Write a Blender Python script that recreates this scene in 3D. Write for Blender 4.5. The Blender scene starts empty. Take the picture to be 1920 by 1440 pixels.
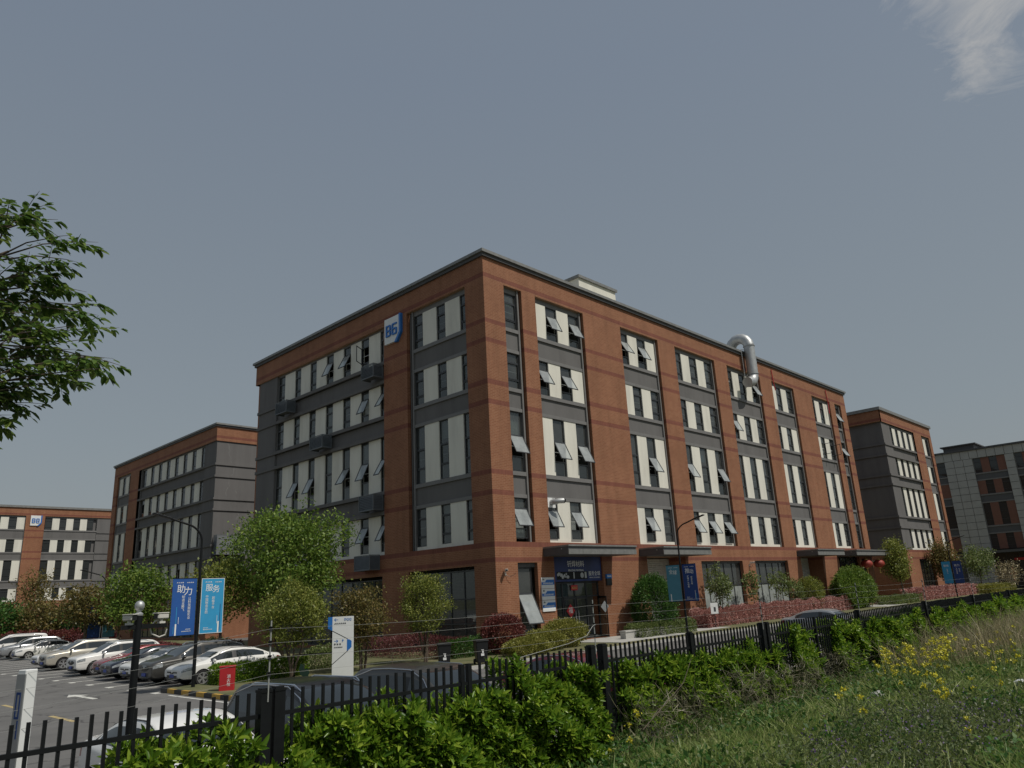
import bpy, bmesh, math, random
import numpy as np
from mathutils import Vector, Matrix
R = math.radians
random.seed(7)
rng = np.random.default_rng(11)
scene = bpy.context.scene
COL = scene.collection

# ------------------------------------------------------------------ camera
YAW, PITCH, ROLL, FPX = R(43.6688), R(15.8712), R(-3.0164), 1395.36
fwd = Vector((math.cos(PITCH)*math.cos(YAW), math.cos(PITCH)*math.sin(YAW), math.sin(PITCH)))
rgt = Vector((math.sin(YAW), -math.cos(YAW), 0)); upv = rgt.cross(fwd)
r2 = rgt*math.cos(ROLL)+upv*math.sin(ROLL); u2 = upv*math.cos(ROLL)-rgt*math.sin(ROLL)
cd = bpy.data.cameras.new("camera"); cam = bpy.data.objects.new("camera", cd); COL.objects.link(cam)
cam.matrix_world = Matrix(((r2.x, u2.x, -fwd.x, 0), (r2.y, u2.y, -fwd.y, 0), (r2.z, u2.z, -fwd.z, 3.0), (0, 0, 0, 1)))
cd.sensor_width = 36; cd.lens = FPX/1920*36; cd.clip_start = 0.05; cd.clip_end = 3000
scene.camera = cam

# ------------------------------------------------------------------ world, sun, exposure
SUN = Vector((0.55, -2.0, 3.05)).normalized()
SUN_EL = math.asin(SUN.z); SUN_AZ = math.atan2(SUN.x, SUN.y)
world = bpy.data.worlds.new("World"); scene.world = world; world.use_nodes = True
nt = world.node_tree; N = nt.nodes; Lk = nt.links
for n in list(N): N.remove(n)
wo = N.new("ShaderNodeOutputWorld"); bg = N.new("ShaderNodeBackground"); bg.inputs[1].default_value = 0.132
sky = N.new("ShaderNodeTexSky"); sky.sky_type = 'NISHITA'; sky.sun_disc = False
sky.sun_elevation = SUN_EL; sky.sun_rotation = SUN_AZ; sky.air_density = 1.0; sky.dust_density = 2.2; sky.ozone_density = 1.5
hs = N.new("ShaderNodeHueSaturation"); hs.inputs['Saturation'].default_value = 0.42
Lk.new(sky.outputs[0], hs.inputs['Color'])
tcw = N.new("ShaderNodeTexCoord")
cdir = Vector((0.806, 0.056, 0.592)).normalized()
dp = N.new("ShaderNodeVectorMath"); dp.operation = 'DISTANCE'; dp.inputs[1].default_value = cdir
Lk.new(tcw.outputs['Generated'], dp.inputs[0])
mr = N.new("ShaderNodeMapRange"); mr.inputs[1].default_value = 0.0; mr.inputs[2].default_value = 0.165; mr.inputs[3].default_value = 1.0; mr.inputs[4].default_value = 0.0
Lk.new(dp.outputs['Value'], mr.inputs[0])
mpw = N.new("ShaderNodeMapping"); mpw.inputs['Scale'].default_value = (1.0, 1.0, 1.7); mpw.inputs['Rotation'].default_value = (0.5, 0.2, 0.3); Lk.new(tcw.outputs['Generated'], mpw.inputs[0])
nz = N.new("ShaderNodeTexNoise"); nz.inputs['Scale'].default_value = 9; nz.inputs['Detail'].default_value = 10; nz.inputs['Roughness'].default_value = 0.66; nz.inputs['Distortion'].default_value = 0.9
Lk.new(mpw.outputs[0], nz.inputs['Vector'])
cm = N.new("ShaderNodeMath"); cm.operation = 'MULTIPLY_ADD'; cm.inputs[1].default_value = 0.62
ad = N.new("ShaderNodeMath"); ad.operation = 'MULTIPLY'; ad.inputs[1].default_value = 1.25
Lk.new(nz.outputs['Fac'], ad.inputs[0])
Lk.new(mr.outputs[0], cm.inputs[0]); Lk.new(ad.outputs[0], cm.inputs[2])
cr = N.new("ShaderNodeMapRange"); cr.inputs[1].default_value = 0.93; cr.inputs[2].default_value = 1.34; cr.inputs[3].default_value = 0; cr.inputs[4].default_value = 1.0
Lk.new(cm.outputs[0], cr.inputs[0])
mxw = N.new("ShaderNodeMixRGB"); mxw.inputs[2].default_value = (4.2, 4.15, 4.05, 1)
Lk.new(cr.outputs[0], mxw.inputs[0]); Lk.new(hs.outputs[0], mxw.inputs[1])
Lk.new(mxw.outputs[0], bg.inputs[0])
# thin veil of haze in the sky: pale towards the horizon, bluer overhead
sxw = N.new("ShaderNodeSeparateXYZ"); Lk.new(tcw.outputs['Generated'], sxw.inputs[0])
vr = N.new("ShaderNodeValToRGB"); vr.color_ramp.elements[0].position = 0.0; vr.color_ramp.elements[0].color = (2.14, 2.33, 2.30, 1); vr.color_ramp.elements[1].position = 0.62; vr.color_ramp.elements[1].color = (1.54, 1.93, 2.48, 1)
em = vr.color_ramp.elements.new(0.2); em.color = (1.84, 2.21, 2.44, 1)
Lk.new(sxw.outputs[2], vr.inputs[0])
vm = N.new("ShaderNodeMixRGB"); vm.inputs[0].default_value = 0.82; Lk.new(hs.outputs[0], vm.inputs[1]); Lk.new(vr.outputs[0], vm.inputs[2]); Lk.new(vm.outputs[0], mxw.inputs[1]); Lk.new(bg.outputs[0], wo.inputs[0])
sl = bpy.data.lights.new("sun", 'SUN'); sl.energy = 3.5; sl.angle = R(0.5); sl.color = (1.0, 0.95, 0.86)
so = bpy.data.objects.new("sun", sl); COL.objects.link(so); so.rotation_euler = SUN.to_track_quat('Z', 'Y').to_euler(); so.location = (20, -20, 60)
scene.view_settings.view_transform = 'Standard'; scene.view_settings.look = 'None'
scene.view_settings.exposure = -0.25; scene.view_settings.gamma = 1.0
scene.cycles.max_bounces = 6; scene.cycles.diffuse_bounces = 3; scene.cycles.transparent_max_bounces = 12
scene.cycles.use_denoising = True
scene.cycles.sample_clamp_indirect = 4.0

# ------------------------------------------------------------------ materials
MATS = {}
def newmat(name):
    m = bpy.data.materials.new(name); m.use_nodes = True
    t = m.node_tree; b = t.nodes['Principled BSDF']; MATS[name] = m
    return m, t, b
def noise(t, scale, detail=4, rough=0.55, coord='Object', stretch=None):
    tc = t.nodes.new("ShaderNodeTexCoord"); n = t.nodes.new("ShaderNodeTexNoise")
    n.inputs['Scale'].default_value = scale; n.inputs['Detail'].default_value = detail; n.inputs['Roughness'].default_value = rough
    if stretch:
        mp = t.nodes.new("ShaderNodeMapping"); mp.inputs['Scale'].default_value = stretch
        t.links.new(tc.outputs[coord], mp.inputs[0]); t.links.new(mp.outputs[0], n.inputs['Vector'])
    else: t.links.new(tc.outputs[coord], n.inputs['Vector'])
    return n
def ramp(t, src, stops):
    r = t.nodes.new("ShaderNodeValToRGB"); e = r.color_ramp.elements
    while len(e) < len(stops): e.new(0.5)
    for i, (p, c) in enumerate(stops): e[i].position = p; e[i].color = (*c, 1)
    t.links.new(src, r.inputs[0]); return r
def bump(t, b, src, strength, dist=0.02):
    n = t.nodes.new("ShaderNodeBump"); n.inputs['Strength'].default_value = strength; n.inputs['Distance'].default_value = dist
    t.links.new(src, n.inputs['Height']); t.links.new(n.outputs[0], b.inputs['Normal'])
def plain(name, col, rough=0.6, metal=0.0, spec=None, var=0.12, scale=3.0, coat=0):
    m, t, b = newmat(name)
    b.inputs['Roughness'].default_value = rough; b.inputs['Metallic'].default_value = metal
    if spec is not None: b.inputs['Specular IOR Level'].default_value = spec
    if coat: b.inputs['Coat Weight'].default_value = coat; b.inputs['Coat Roughness'].default_value = 0.03
    if var:
        n = noise(t, scale, 5)
        r = ramp(t, n.outputs['Fac'], [(0.3, [c*(1-var) for c in col]), (0.7, [min(1, c*(1+var)) for c in col])])
        t.links.new(r.outputs[0], b.inputs['Base Color'])
    else: b.inputs['Base Color'].default_value = (*col, 1)
    return m
def leafmat(name, c1, c2, c3=None, trans=0.35, rough=0.45, k=1.5):
    m, t, b = newmat(name)
    g = t.nodes.new("ShaderNodeNewGeometry")
    c1, c2, c3 = [tuple(min(.75, x*k) for x in c) if c else None for c in (c1, c2, c3)]
    st = [(0.0, c1), (0.6, c2)] + ([(1.0, c3)] if c3 else [])
    r = ramp(t, g.outputs['Random Per Island'], st)
    b.inputs['Roughness'].default_value = rough; b.inputs['Specular IOR Level'].default_value = 0.35
    t.links.new(r.outputs[0], b.inputs['Base Color'])
    tr = t.nodes.new("ShaderNodeBsdfTranslucent"); t.links.new(r.outputs[0], tr.inputs[0])
    mx = t.nodes.new("ShaderNodeMixShader"); mx.inputs[0].default_value = trans
    t.links.new(b.outputs[0], mx.inputs[1]); t.links.new(tr.outputs[0], mx.inputs[2])
    t.links.new(mx.outputs[0], t.nodes['Material Output'].inputs[0])
    return m
def brickmat(name, c1, c2, mortar, bands, bandcol):
    m, t, b = newmat(name); nd = t.nodes.new; L = t.links.new
    tc = nd("ShaderNodeTexCoord"); sx = nd("ShaderNodeSeparateXYZ"); L(tc.outputs['Object'], sx.inputs[0])
    ge = nd("ShaderNodeNewGeometry"); sn = nd("ShaderNodeSeparateXYZ"); L(ge.outputs['Normal'], sn.inputs[0])
    ab = nd("ShaderNodeMath"); ab.operation = 'ABSOLUTE'; L(sn.outputs[0], ab.inputs[0])
    gt = nd("ShaderNodeMath"); gt.operation = 'GREATER_THAN'; gt.inputs[1].default_value = 0.5; L(ab.outputs[0], gt.inputs[0])
    mu = nd("ShaderNodeMix"); mu.data_type = 'FLOAT'; L(gt.outputs[0], mu.inputs[0]); L(sx.outputs[0], mu.inputs[2]); L(sx.outputs[1], mu.inputs[3])
    cv = nd("ShaderNodeCombineXYZ"); L(mu.outputs[0], cv.inputs[0]); L(sx.outputs[2], cv.inputs[1])
    br = nd("ShaderNodeTexBrick"); br.inputs['Scale'].default_value = 1.0
    br.inputs['Brick Width'].default_value = 0.30; br.inputs['Row Height'].default_value = 0.10; br.inputs['Mortar Size'].default_value = 0.009
    br.inputs['Mortar Smooth'].default_value = 0.3
    br.inputs['Color1'].default_value = (*c1, 1); br.inputs['Color2'].default_value = (*c2, 1); br.inputs['Mortar'].default_value = (*mortar, 1)
    L(cv.outputs[0], br.inputs['Vector'])
    # soldier course bricks
    sw = nd("ShaderNodeCombineXYZ"); L(sx.outputs[2], sw.inputs[0]); L(mu.outputs[0], sw.inputs[1])
    b2 = nd("ShaderNodeTexBrick"); b2.inputs['Scale'].default_value = 1.0; b2.inputs['Brick Width'].default_value = 0.32; b2.inputs['Row Height'].default_value = 0.10
    b2.inputs['Mortar Size'].default_value = 0.008; b2.offset = 0
    b2.inputs['Color1'].default_value = (*bandcol, 1); b2.inputs['Color2'].default_value = (*[c*0.8 for c in bandcol], 1); b2.inputs['Mortar'].default_value = (*[c*1.25 for c in bandcol], 1)
    L(sw.outputs[0], b2.inputs['Vector'])
    acc = None
    for (z0, z1) in bands:
        cp = nd("ShaderNodeMath"); cp.operation = 'COMPARE'; cp.inputs[1].default_value = (z0+z1)/2; cp.inputs[2].default_value = (z1-z0)/2
        L(sx.outputs[2], cp.inputs[0])
        if acc is None: acc = cp
        else:
            a = nd("ShaderNodeMath"); a.operation = 'ADD'; L(acc.outputs[0], a.inputs[0]); L(cp.outputs[0], a.inputs[1]); acc = a
    mx = nd("ShaderNodeMixRGB"); L(acc.outputs[0], mx.inputs[0]); L(br.outputs['Color'], mx.inputs[1]); L(b2.outputs['Color'], mx.inputs[2])
    nz1 = noise(t, 0.35, 6, 0.65); nz2 = noise(t, 1.6, 6, 0.65, stretch=(1, 1, 0.06))
    r1 = ramp(t, nz1.outputs['Fac'], [(0.3, (0.86, 0.85, 0.84)), (0.7, (1.1, 1.1, 1.1))])
    r2_ = ramp(t, nz2.outputs['Fac'], [(0.3, (0.86, 0.85, 0.84)), (0.5, (1.0, 1.0, 1.0)), (0.75, (1.1, 1.11, 1.12))])
    m1 = nd("ShaderNodeMixRGB"); m1.blend_type = 'MULTIPLY'; m1.inputs[0].default_value = 1; L(mx.outputs[0], m1.inputs[1]); L(r1.outputs[0], m1.inputs[2])
    m2 = nd("ShaderNodeMixRGB"); m2.blend_type = 'MULTIPLY'; m2.inputs[0].default_value = 1; L(m1.outputs[0], m2.inputs[1]); L(r2_.outputs[0], m2.inputs[2])
    L(m2.outputs[0], b.inputs['Base Color']); b.inputs['Roughness'].default_value = 0.75; b.inputs['Specular IOR Level'].default_value = 0.25
    bump(t, b, br.outputs['Fac'], -0.35, 0.01)
    return m
BANDS = [(4.9, 5.15), (5.75, 6.04), (8.76, 9.04), (9.98, 10.26), (14.21, 14.52), (15.48, 15.8), (18.19, 18.48), (19.47, 19.74), (22.53, 22.82)]
M_brick = brickmat("red_brick", (0.275, 0.118, 0.062), (0.23, 0.091, 0.047), (0.35, 0.215, 0.135), BANDS, (0.205, 0.076, 0.051))
def stucco(name, col):
    m, t, b = newmat(name)
    n1 = noise(t, 0.8, 8, 0.68, stretch=(1, 1, 0.18)); n2 = noise(t, 14, 3)
    r = ramp(t, n1.outputs['Fac'], [(0.25, [c*0.80 for c in col]), (0.5, col), (0.75, [c*1.12 for c in col])])
    t.links.new(r.outputs[0], b.inputs['Base Color']); b.inputs['Roughness'].default_value = 0.85; b.inputs['Specular IOR Level'].default_value = 0.2
    bump(t, b, n2.outputs['Fac'], 0.12, 0.01); return m
M_grey = stucco("charcoal_stucco", (0.145, 0.14, 0.137))
M_greytrim = plain("grey_trim", (0.17, 0.165, 0.16), 0.6, var=0.08)
M_white = stucco("white_panel", (0.70, 0.68, 0.60))
M_frame = plain("window_frame", (0.035, 0.038, 0.042), 0.4, spec=0.5, var=0.05)
M_reveal = plain("reveal", (0.10, 0.10, 0.10), 0.7, var=0.08)
M_cap = plain("parapet_metal", (0.22, 0.22, 0.21), 0.5, 0.3, var=0.15)
M_capdark = plain("parapet_dark", (0.07, 0.07, 0.072), 0.6, var=0.1)
M_bar = plain("pale_bar", (0.6, 0.6, 0.58), 0.5, var=0)
M_black = plain("black_metal", (0.007, 0.008, 0.009), 0.5, spec=0.25, var=0.2, scale=8)
M_darkgrey = plain("dark_metal", (0.03, 0.032, 0.035), 0.45, var=0.1)
M_steel = plain("galvanised_steel", (0.46, 0.47, 0.47), 0.5, 0.6, var=0.14, scale=2.5)
M_inner = plain("interior_wall", (0.24, 0.24, 0.22), 0.9, var=0.1)
M_slab = plain("interior_slab", (0.12, 0.12, 0.115), 0.9, var=0.1)
M_curtain = plain("curtain_cloth", (0.52, 0.54, 0.52), 0.9, var=0.15, scale=6)
M_bluecurtain = plain("blue_curtain_cloth", (0.12, 0.28, 0.38), 0.9, var=0.12, scale=6)
def glassmat(name, tint, gloss, dust=0.0, dustcol=(0.5, 0.52, 0.5), ior=1.5):
    m = bpy.data.materials.new(name); m.use_nodes = True; MATS[name] = m; t = m.node_tree
    for n in list(t.nodes): t.nodes.remove(n)
    o = t.nodes.new("ShaderNodeOutputMaterial"); tr = t.nodes.new("ShaderNodeBsdfTransparent"); tr.inputs[0].default_value = (*tint, 1)
    gl = t.nodes.new("ShaderNodeBsdfGlossy"); gl.inputs['Roughness'].default_value = 0.03; gl.inputs[0].default_value = (0.9, 0.95, 0.95, 1)
    ge = t.nodes.new("ShaderNodeNewGeometry"); dt = t.nodes.new("ShaderNodeVectorMath"); dt.operation = 'DOT_PRODUCT'
    t.links.new(ge.outputs['Normal'], dt.inputs[0]); t.links.new(ge.outputs['Incoming'], dt.inputs[1])
    prev = dt.outputs['Value']
    for op, v in (('ABSOLUTE', None), ('SUBTRACT', 1.0), ('POWER', 5.0)):
        q = t.nodes.new("ShaderNodeMath"); q.operation = op
        if op == 'SUBTRACT': q.inputs[0].default_value = v; t.links.new(prev, q.inputs[1])
        else:
            t.links.new(prev, q.inputs[0])
            if v: q.inputs[1].default_value = v
        prev = q.outputs[0]
    ma = t.nodes.new("ShaderNodeMath"); ma.operation = 'MULTIPLY_ADD'; ma.inputs[1].default_value = 0.92; ma.inputs[2].default_value = gloss+.06; ma.use_clamp = True
    t.links.new(prev, ma.inputs[0])
    mx = t.nodes.new("ShaderNodeMixShader"); t.links.new(ma.outputs[0], mx.inputs[0]); t.links.new(tr.outputs[0], mx.inputs[1]); t.links.new(gl.outputs[0], mx.inputs[2])
    out = mx
    if dust:
        df = t.nodes.new("ShaderNodeBsdfDiffuse"); df.inputs[0].default_value = (*dustcol, 1)
        nz_ = noise(t, 1.3, 4)
        rr = t.nodes.new("ShaderNodeMapRange"); rr.inputs[1].default_value = 0.3; rr.inputs[2].default_value = 0.7; rr.inputs[3].default_value = dust*0.75; rr.inputs[4].default_value = dust*1.25
        t.links.new(nz_.outputs['Fac'], rr.inputs[0])
        m2 = t.nodes.new("ShaderNodeMixShader"); t.links.new(rr.outputs[0], m2.inputs[0]); t.links.new(mx.outputs[0], m2.inputs[1]); t.links.new(df.outputs[0], m2.inputs[2]); out = m2
    t.links.new(out.outputs[0], o.inputs[0]); return m
M_glass = glassmat("window_glass", (0.34, 0.38, 0.37), 0.03, 0.09)
M_sash = glassmat("sash_glass", (0.5, 0.53, 0.52), 0.05, 0.34, (0.74, 0.78, 0.77))
M_clear = glassmat("clear_glass", (0.7, 0.75, 0.73), 0.03, 0.04)
M_frost = glassmat("frosted_glass", (0.3, 0.33, 0.32), 0.03, 0.65, (0.42, 0.46, 0.44))
M_darkglass, _t, _b = newmat("dark_glass"); _b.inputs['Base Color'].default_value = (0.034, 0.038, 0.038, 1); _b.inputs['Roughness'].default_value = 0.06
M_carglass, _t, _b = newmat("car_glass"); _b.inputs['Base Color'].default_value = (0.022, 0.028, 0.031, 1); _b.inputs['Roughness'].default_value = 0.03; _b.inputs['Specular IOR Level'].default_value = 0.9
M_asphalt, _t, _b = newmat("asphalt")
_n = noise(_t, 0.25, 8, 0.65); _n2 = noise(_t, 40, 3); _r = ramp(_t, _n.outputs['Fac'], [(0.3, (0.11, 0.107, 0.102)), (0.55, (0.14, 0.136, 0.13)), (0.75, (0.17, 0.165, 0.156))])
_n3 = noise(_t, 0.9, 6, 0.7); _r3 = ramp(_t, _n3.outputs['Fac'], [(0.30, (0.62, 0.61, 0.6)), (0.42, (1, 1, 1)), (0.7, (1.08, 1.07, 1.06))])
_vo = _t.nodes.new('ShaderNodeTexVoronoi'); _vo.feature = 'DISTANCE_TO_EDGE'; _vo.inputs['Scale'].default_value = 0.22
_tc = _t.nodes.new('ShaderNodeTexCoord'); _nv = noise(_t, 0.6, 5); _va = _t.nodes.new('ShaderNodeVectorMath'); _va.operation = 'MULTIPLY_ADD'; _va.inputs[1].default_value = (2, 2, 2); _t.links.new(_nv.outputs['Color'], _va.inputs[0]); _t.links.new(_tc.outputs['Object'], _va.inputs[2]); _t.links.new(_va.outputs[0], _vo.inputs['Vector'])
_rc = ramp(_t, _vo.outputs['Distance'], [(0.0, (0.45, 0.45, 0.45)), (0.006, (0.6, 0.6, 0.6)), (0.012, (1, 1, 1))])
_m1 = _t.nodes.new('ShaderNodeMixRGB'); _m1.blend_type = 'MULTIPLY'; _m1.inputs[0].default_value = 1; _t.links.new(_r.outputs[0], _m1.inputs[1]); _t.links.new(_r3.outputs[0], _m1.inputs[2])
_m2 = _t.nodes.new('ShaderNodeMixRGB'); _m2.blend_type = 'MULTIPLY'; _m2.inputs[0].default_value = 1; _t.links.new(_m1.outputs[0], _m2.inputs[1]); _t.links.new(_rc.outputs[0], _m2.inputs[2])
_t.links.new(_m2.outputs[0], _b.inputs['Base Color']); _b.inputs['Roughness'].default_value = 0.9; bump(_t, _b, _n2.outputs['Fac'], 0.25, 0.01)
M_paint = plain("road_paint", (0.62, 0.61, 0.56), 0.7, var=0.2, scale=6)
M_ypaint = plain("yellow_paint", (0.50, 0.30, 0.05), 0.7, var=0.15)
M_yfade = plain("faded_yellow_paint", (0.42, 0.33, 0.16), 0.8, var=0.25, scale=5)
M_kerbblack = plain("black_paint", (0.02, 0.02, 0.02), 0.6, var=0.2)
M_conc = plain("pale_concrete", (0.42, 0.41, 0.38), 0.85, var=0.14, scale=1.5)
M_soil, _t, _b = newmat("weedy_soil")
_n = noise(_t, 1.2, 8, 0.7); _r = ramp(_t, _n.outputs['Fac'], [(0.3, (0.055, 0.05, 0.025)), (0.5, (0.06, 0.08, 0.025)), (0.7, (0.11, 0.10, 0.05))]); _t.links.new(_r.outputs[0], _b.inputs['Base Color']); _b.inputs['Roughness'].default_value = 0.95
M_lawn, _t, _b = newmat("lawn")
_n = noise(_t, 0.7, 8, 0.7); _r = ramp(_t, _n.outputs['Fac'], [(0.3, (0.07, 0.085, 0.025)), (0.5, (0.12, 0.12, 0.05)), (0.7, (0.2, 0.165, 0.09))]); _t.links.new(_r.outputs[0], _b.inputs['Base Color']); _b.inputs['Roughness'].default_value = 0.95
M_bark = plain("bark", (0.10, 0.075, 0.055), 0.9, var=0.35, scale=9)
M_paletimber = plain("pale_timber", (0.40, 0.34, 0.26), 0.85, var=0.2, scale=6)
M_stoneG = plain("grey_stone_tile", (0.36, 0.36, 0.34), 0.6, var=0.08, scale=0.7)
M_brown = plain("brown_panel", (0.17, 0.075, 0.05), 0.7, var=0.08)
M_charc = plain("charcoal_panel", (0.08, 0.082, 0.085), 0.6, var=0.06)
M_signwhite = plain("sign_white", (0.75, 0.76, 0.75), 0.4, var=0.04)
M_signblue = plain("sign_blue", (0.02, 0.16, 0.50), 0.4, var=0.04)
M_navy = plain("banner_navy", (0.010, 0.045, 0.19), 0.6, var=0.08)
M_bannerblue = plain("banner_blue", (0.012, 0.085, 0.32), 0.6, var=0.06)
M_cyan = plain("banner_cyan", (0.03, 0.30, 0.56), 0.6, var=0.06)
M_teal = plain("banner_teal", (0.07, 0.23, 0.32), 0.6, var=0.06)
M_letter = plain("white_lettering", (0.8, 0.8, 0.78), 0.5, var=0)
M_ltdark = plain("dark_lettering", (0.05, 0.055, 0.06), 0.5, var=0)
M_red = plain("red_paint", (0.42, 0.02, 0.025), 0.4, var=0.08)
M_lantern = plain("red_lantern_cloth", (0.30, 0.035, 0.02), 0.6, var=0.12)
M_gold = plain("gold_trim", (0.5, 0.33, 0.08), 0.5, var=0)
M_shutter = plain("shutter_metal", (0.55, 0.55, 0.50), 0.45, 0.1, var=0.1)
M_plastic = plain("bin_plastic", (0.012, 0.013, 0.014), 0.4, var=0.1)
M_camwhite = plain("camera_white", (0.6, 0.58, 0.53), 0.45, var=0.06)
M_cage = plain('cage_metal', (0.13, 0.145, 0.155), 0.5, var=0.1)
M_wire = plain("fence_wire", (0.40, 0.40, 0.38), 0.45, 0.3, var=0)
M_tyre = plain("tyre_rubber", (0.015, 0.015, 0.016), 0.85, var=0)
M_rim = plain("alloy_rim", (0.55, 0.55, 0.56), 0.3, 0.7, var=0)
M_lamp = plain("headlamp_glass", (0.35, 0.37, 0.38), 0.12, 0.3, var=0.6, scale=14)
M_tail = plain("tail_lamp", (0.25, 0.01, 0.015), 0.15, var=0)
M_plate = plain("plate_blue", (0.02, 0.06, 0.35), 0.4, var=0)
M_chrome = plain("chrome", (0.75, 0.75, 0.75), 0.12, 1.0, var=0)
M_cwhite = plain("paint_white", (0.80, 0.79, 0.76), 0.25, var=0, coat=0.6)
M_cgold = plain("paint_champagne", (0.50, 0.47, 0.40), 0.3, 0.3, var=0, coat=0.6)
M_csilver = plain("paint_silver", (0.35, 0.36, 0.37), 0.3, 0.5, var=0, coat=0.6)
M_cgrey = plain("paint_grey", (0.075, 0.072, 0.066), 0.35, 0.4, var=0, coat=0.5)
M_cblack = plain("paint_black", (0.010, 0.010, 0.010), 0.35, 0.0, var=0, coat=0.45)
M_cnavy = plain("paint_navy", (0.012, 0.014, 0.025), 0.2, 0.2, var=0, coat=0.8)
M_cred = plain("paint_red", (0.26, 0.012, 0.018), 0.25, 0.1, var=0, coat=0.8)
M_cmaroon = plain("paint_maroon", (0.13, 0.010, 0.016), 0.25, 0.1, var=0, coat=0.8)
L_green = leafmat("leaf_green", (0.042, 0.080, 0.012), (0.085, 0.135, 0.020), (0.15, 0.19, 0.04), k=1.75)
L_dark = leafmat("leaf_dark", (0.018, 0.050, 0.010), (0.035, 0.085, 0.016), (0.07, 0.12, 0.025), k=1.8)
L_yellow = leafmat("leaf_yellowgreen", (0.065, 0.085, 0.015), (0.12, 0.14, 0.026), (0.20, 0.20, 0.05), k=1.75)
L_brown = leafmat("leaf_brownish", (0.07, 0.065, 0.02), (0.12, 0.105, 0.03), (0.15, 0.10, 0.035))
L_gold = leafmat("leaf_golden", (0.085, 0.095, 0.016), (0.16, 0.16, 0.032), (0.26, 0.24, 0.07), k=1.65)
L_purple = leafmat("leaf_purple", (0.06, 0.018, 0.022), (0.11, 0.035, 0.036), (0.15, 0.06, 0.05), trans=0.25)
L_red = leafmat("leaf_red", (0.10, 0.022, 0.02), (0.17, 0.045, 0.038), (0.24, 0.10, 0.08), trans=0.25, k=1.05)
L_pink = leafmat("leaf_pinkred", (0.17, 0.070, 0.064), (0.31, 0.155, 0.138), (0.42, 0.27, 0.23), trans=0.25, k=1.7)
L_hedge = leafmat("leaf_hedge", (0.035, 0.080, 0.008), (0.095, 0.165, 0.014), (0.20, 0.26, 0.03), trans=0.4, rough=0.32, k=1.75)
L_olive = leafmat("leaf_olive", (0.055, 0.085, 0.022), (0.11, 0.145, 0.042), (0.18, 0.20, 0.08))
L_near = leafmat("leaf_near", (0.020, 0.045, 0.010), (0.050, 0.085, 0.016), (0.10, 0.135, 0.03), trans=0.38, rough=0.35, k=2.2)
L_grass = leafmat("grass_blade", (0.085, 0.135, 0.028), (0.18, 0.235, 0.06), (0.31, 0.31, 0.14), trans=0.35)
L_dry = leafmat("dry_stalk", (0.10, 0.085, 0.05), (0.18, 0.15, 0.085), (0.28, 0.23, 0.14), trans=0.2, k=1.9)
L_flower = leafmat("yellow_petal", k=1.0, c1=(0.60, 0.52, 0.03), c2=(0.68, 0.62, 0.05), c3=(0.72, 0.68, 0.10), trans=0.2)
L_violet = leafmat("violet_petal", (0.07, 0.04, 0.12), (0.11, 0.06, 0.17), (0.13, 0.09, 0.2), trans=0.2)

# ------------------------------------------------------------------ helpers
def tag(o, label=None, cat=None, group=None, kind=None):
    if label: o['label'] = label
    if cat: o['category'] = cat
    if group: o['group'] = group
    if kind: o['kind'] = kind
    return o
def empty(name, loc=(0, 0, 0), rz=0.0, label=None, cat=None, group=None):
    o = bpy.data.objects.new(name, None); COL.objects.link(o); o.location = loc; o.rotation_euler = (0, 0, rz); o.empty_display_size = 0.3
    return tag(o, label, cat, group)
def link(name, me, parent=None):
    o = bpy.data.objects.new(name, me); COL.objects.link(o)
    if parent: o.parent = parent
    return o
def copy_tree(o, parent=None):
    c = o.copy(); COL.objects.link(c)
    if parent: c.parent = parent
    for ch in o.children: copy_tree(ch, c)
    return c
def fast_mesh(name, v, quads, mats, parent=None, smooth=False, nper=4):
    me = bpy.data.meshes.new(name); v = np.asarray(v, dtype=np.float32); q = np.asarray(quads, dtype=np.int32)
    me.vertices.add(len(v)); me.vertices.foreach_set("co", v.ravel())
    me.loops.add(q.size); me.loops.foreach_set("vertex_index", q.ravel())
    me.polygons.add(len(q)); me.polygons.foreach_set("loop_start", np.arange(0, q.size, nper, dtype=np.int32))
    me.update(calc_edges=True); me.validate()
    if smooth: me.polygons.foreach_set("use_smooth", np.ones(len(q), dtype=bool))
    for m in (mats if isinstance(mats, (list, tuple)) else [mats]): me.materials.append(m)
    return link(name, me, parent)
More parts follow.
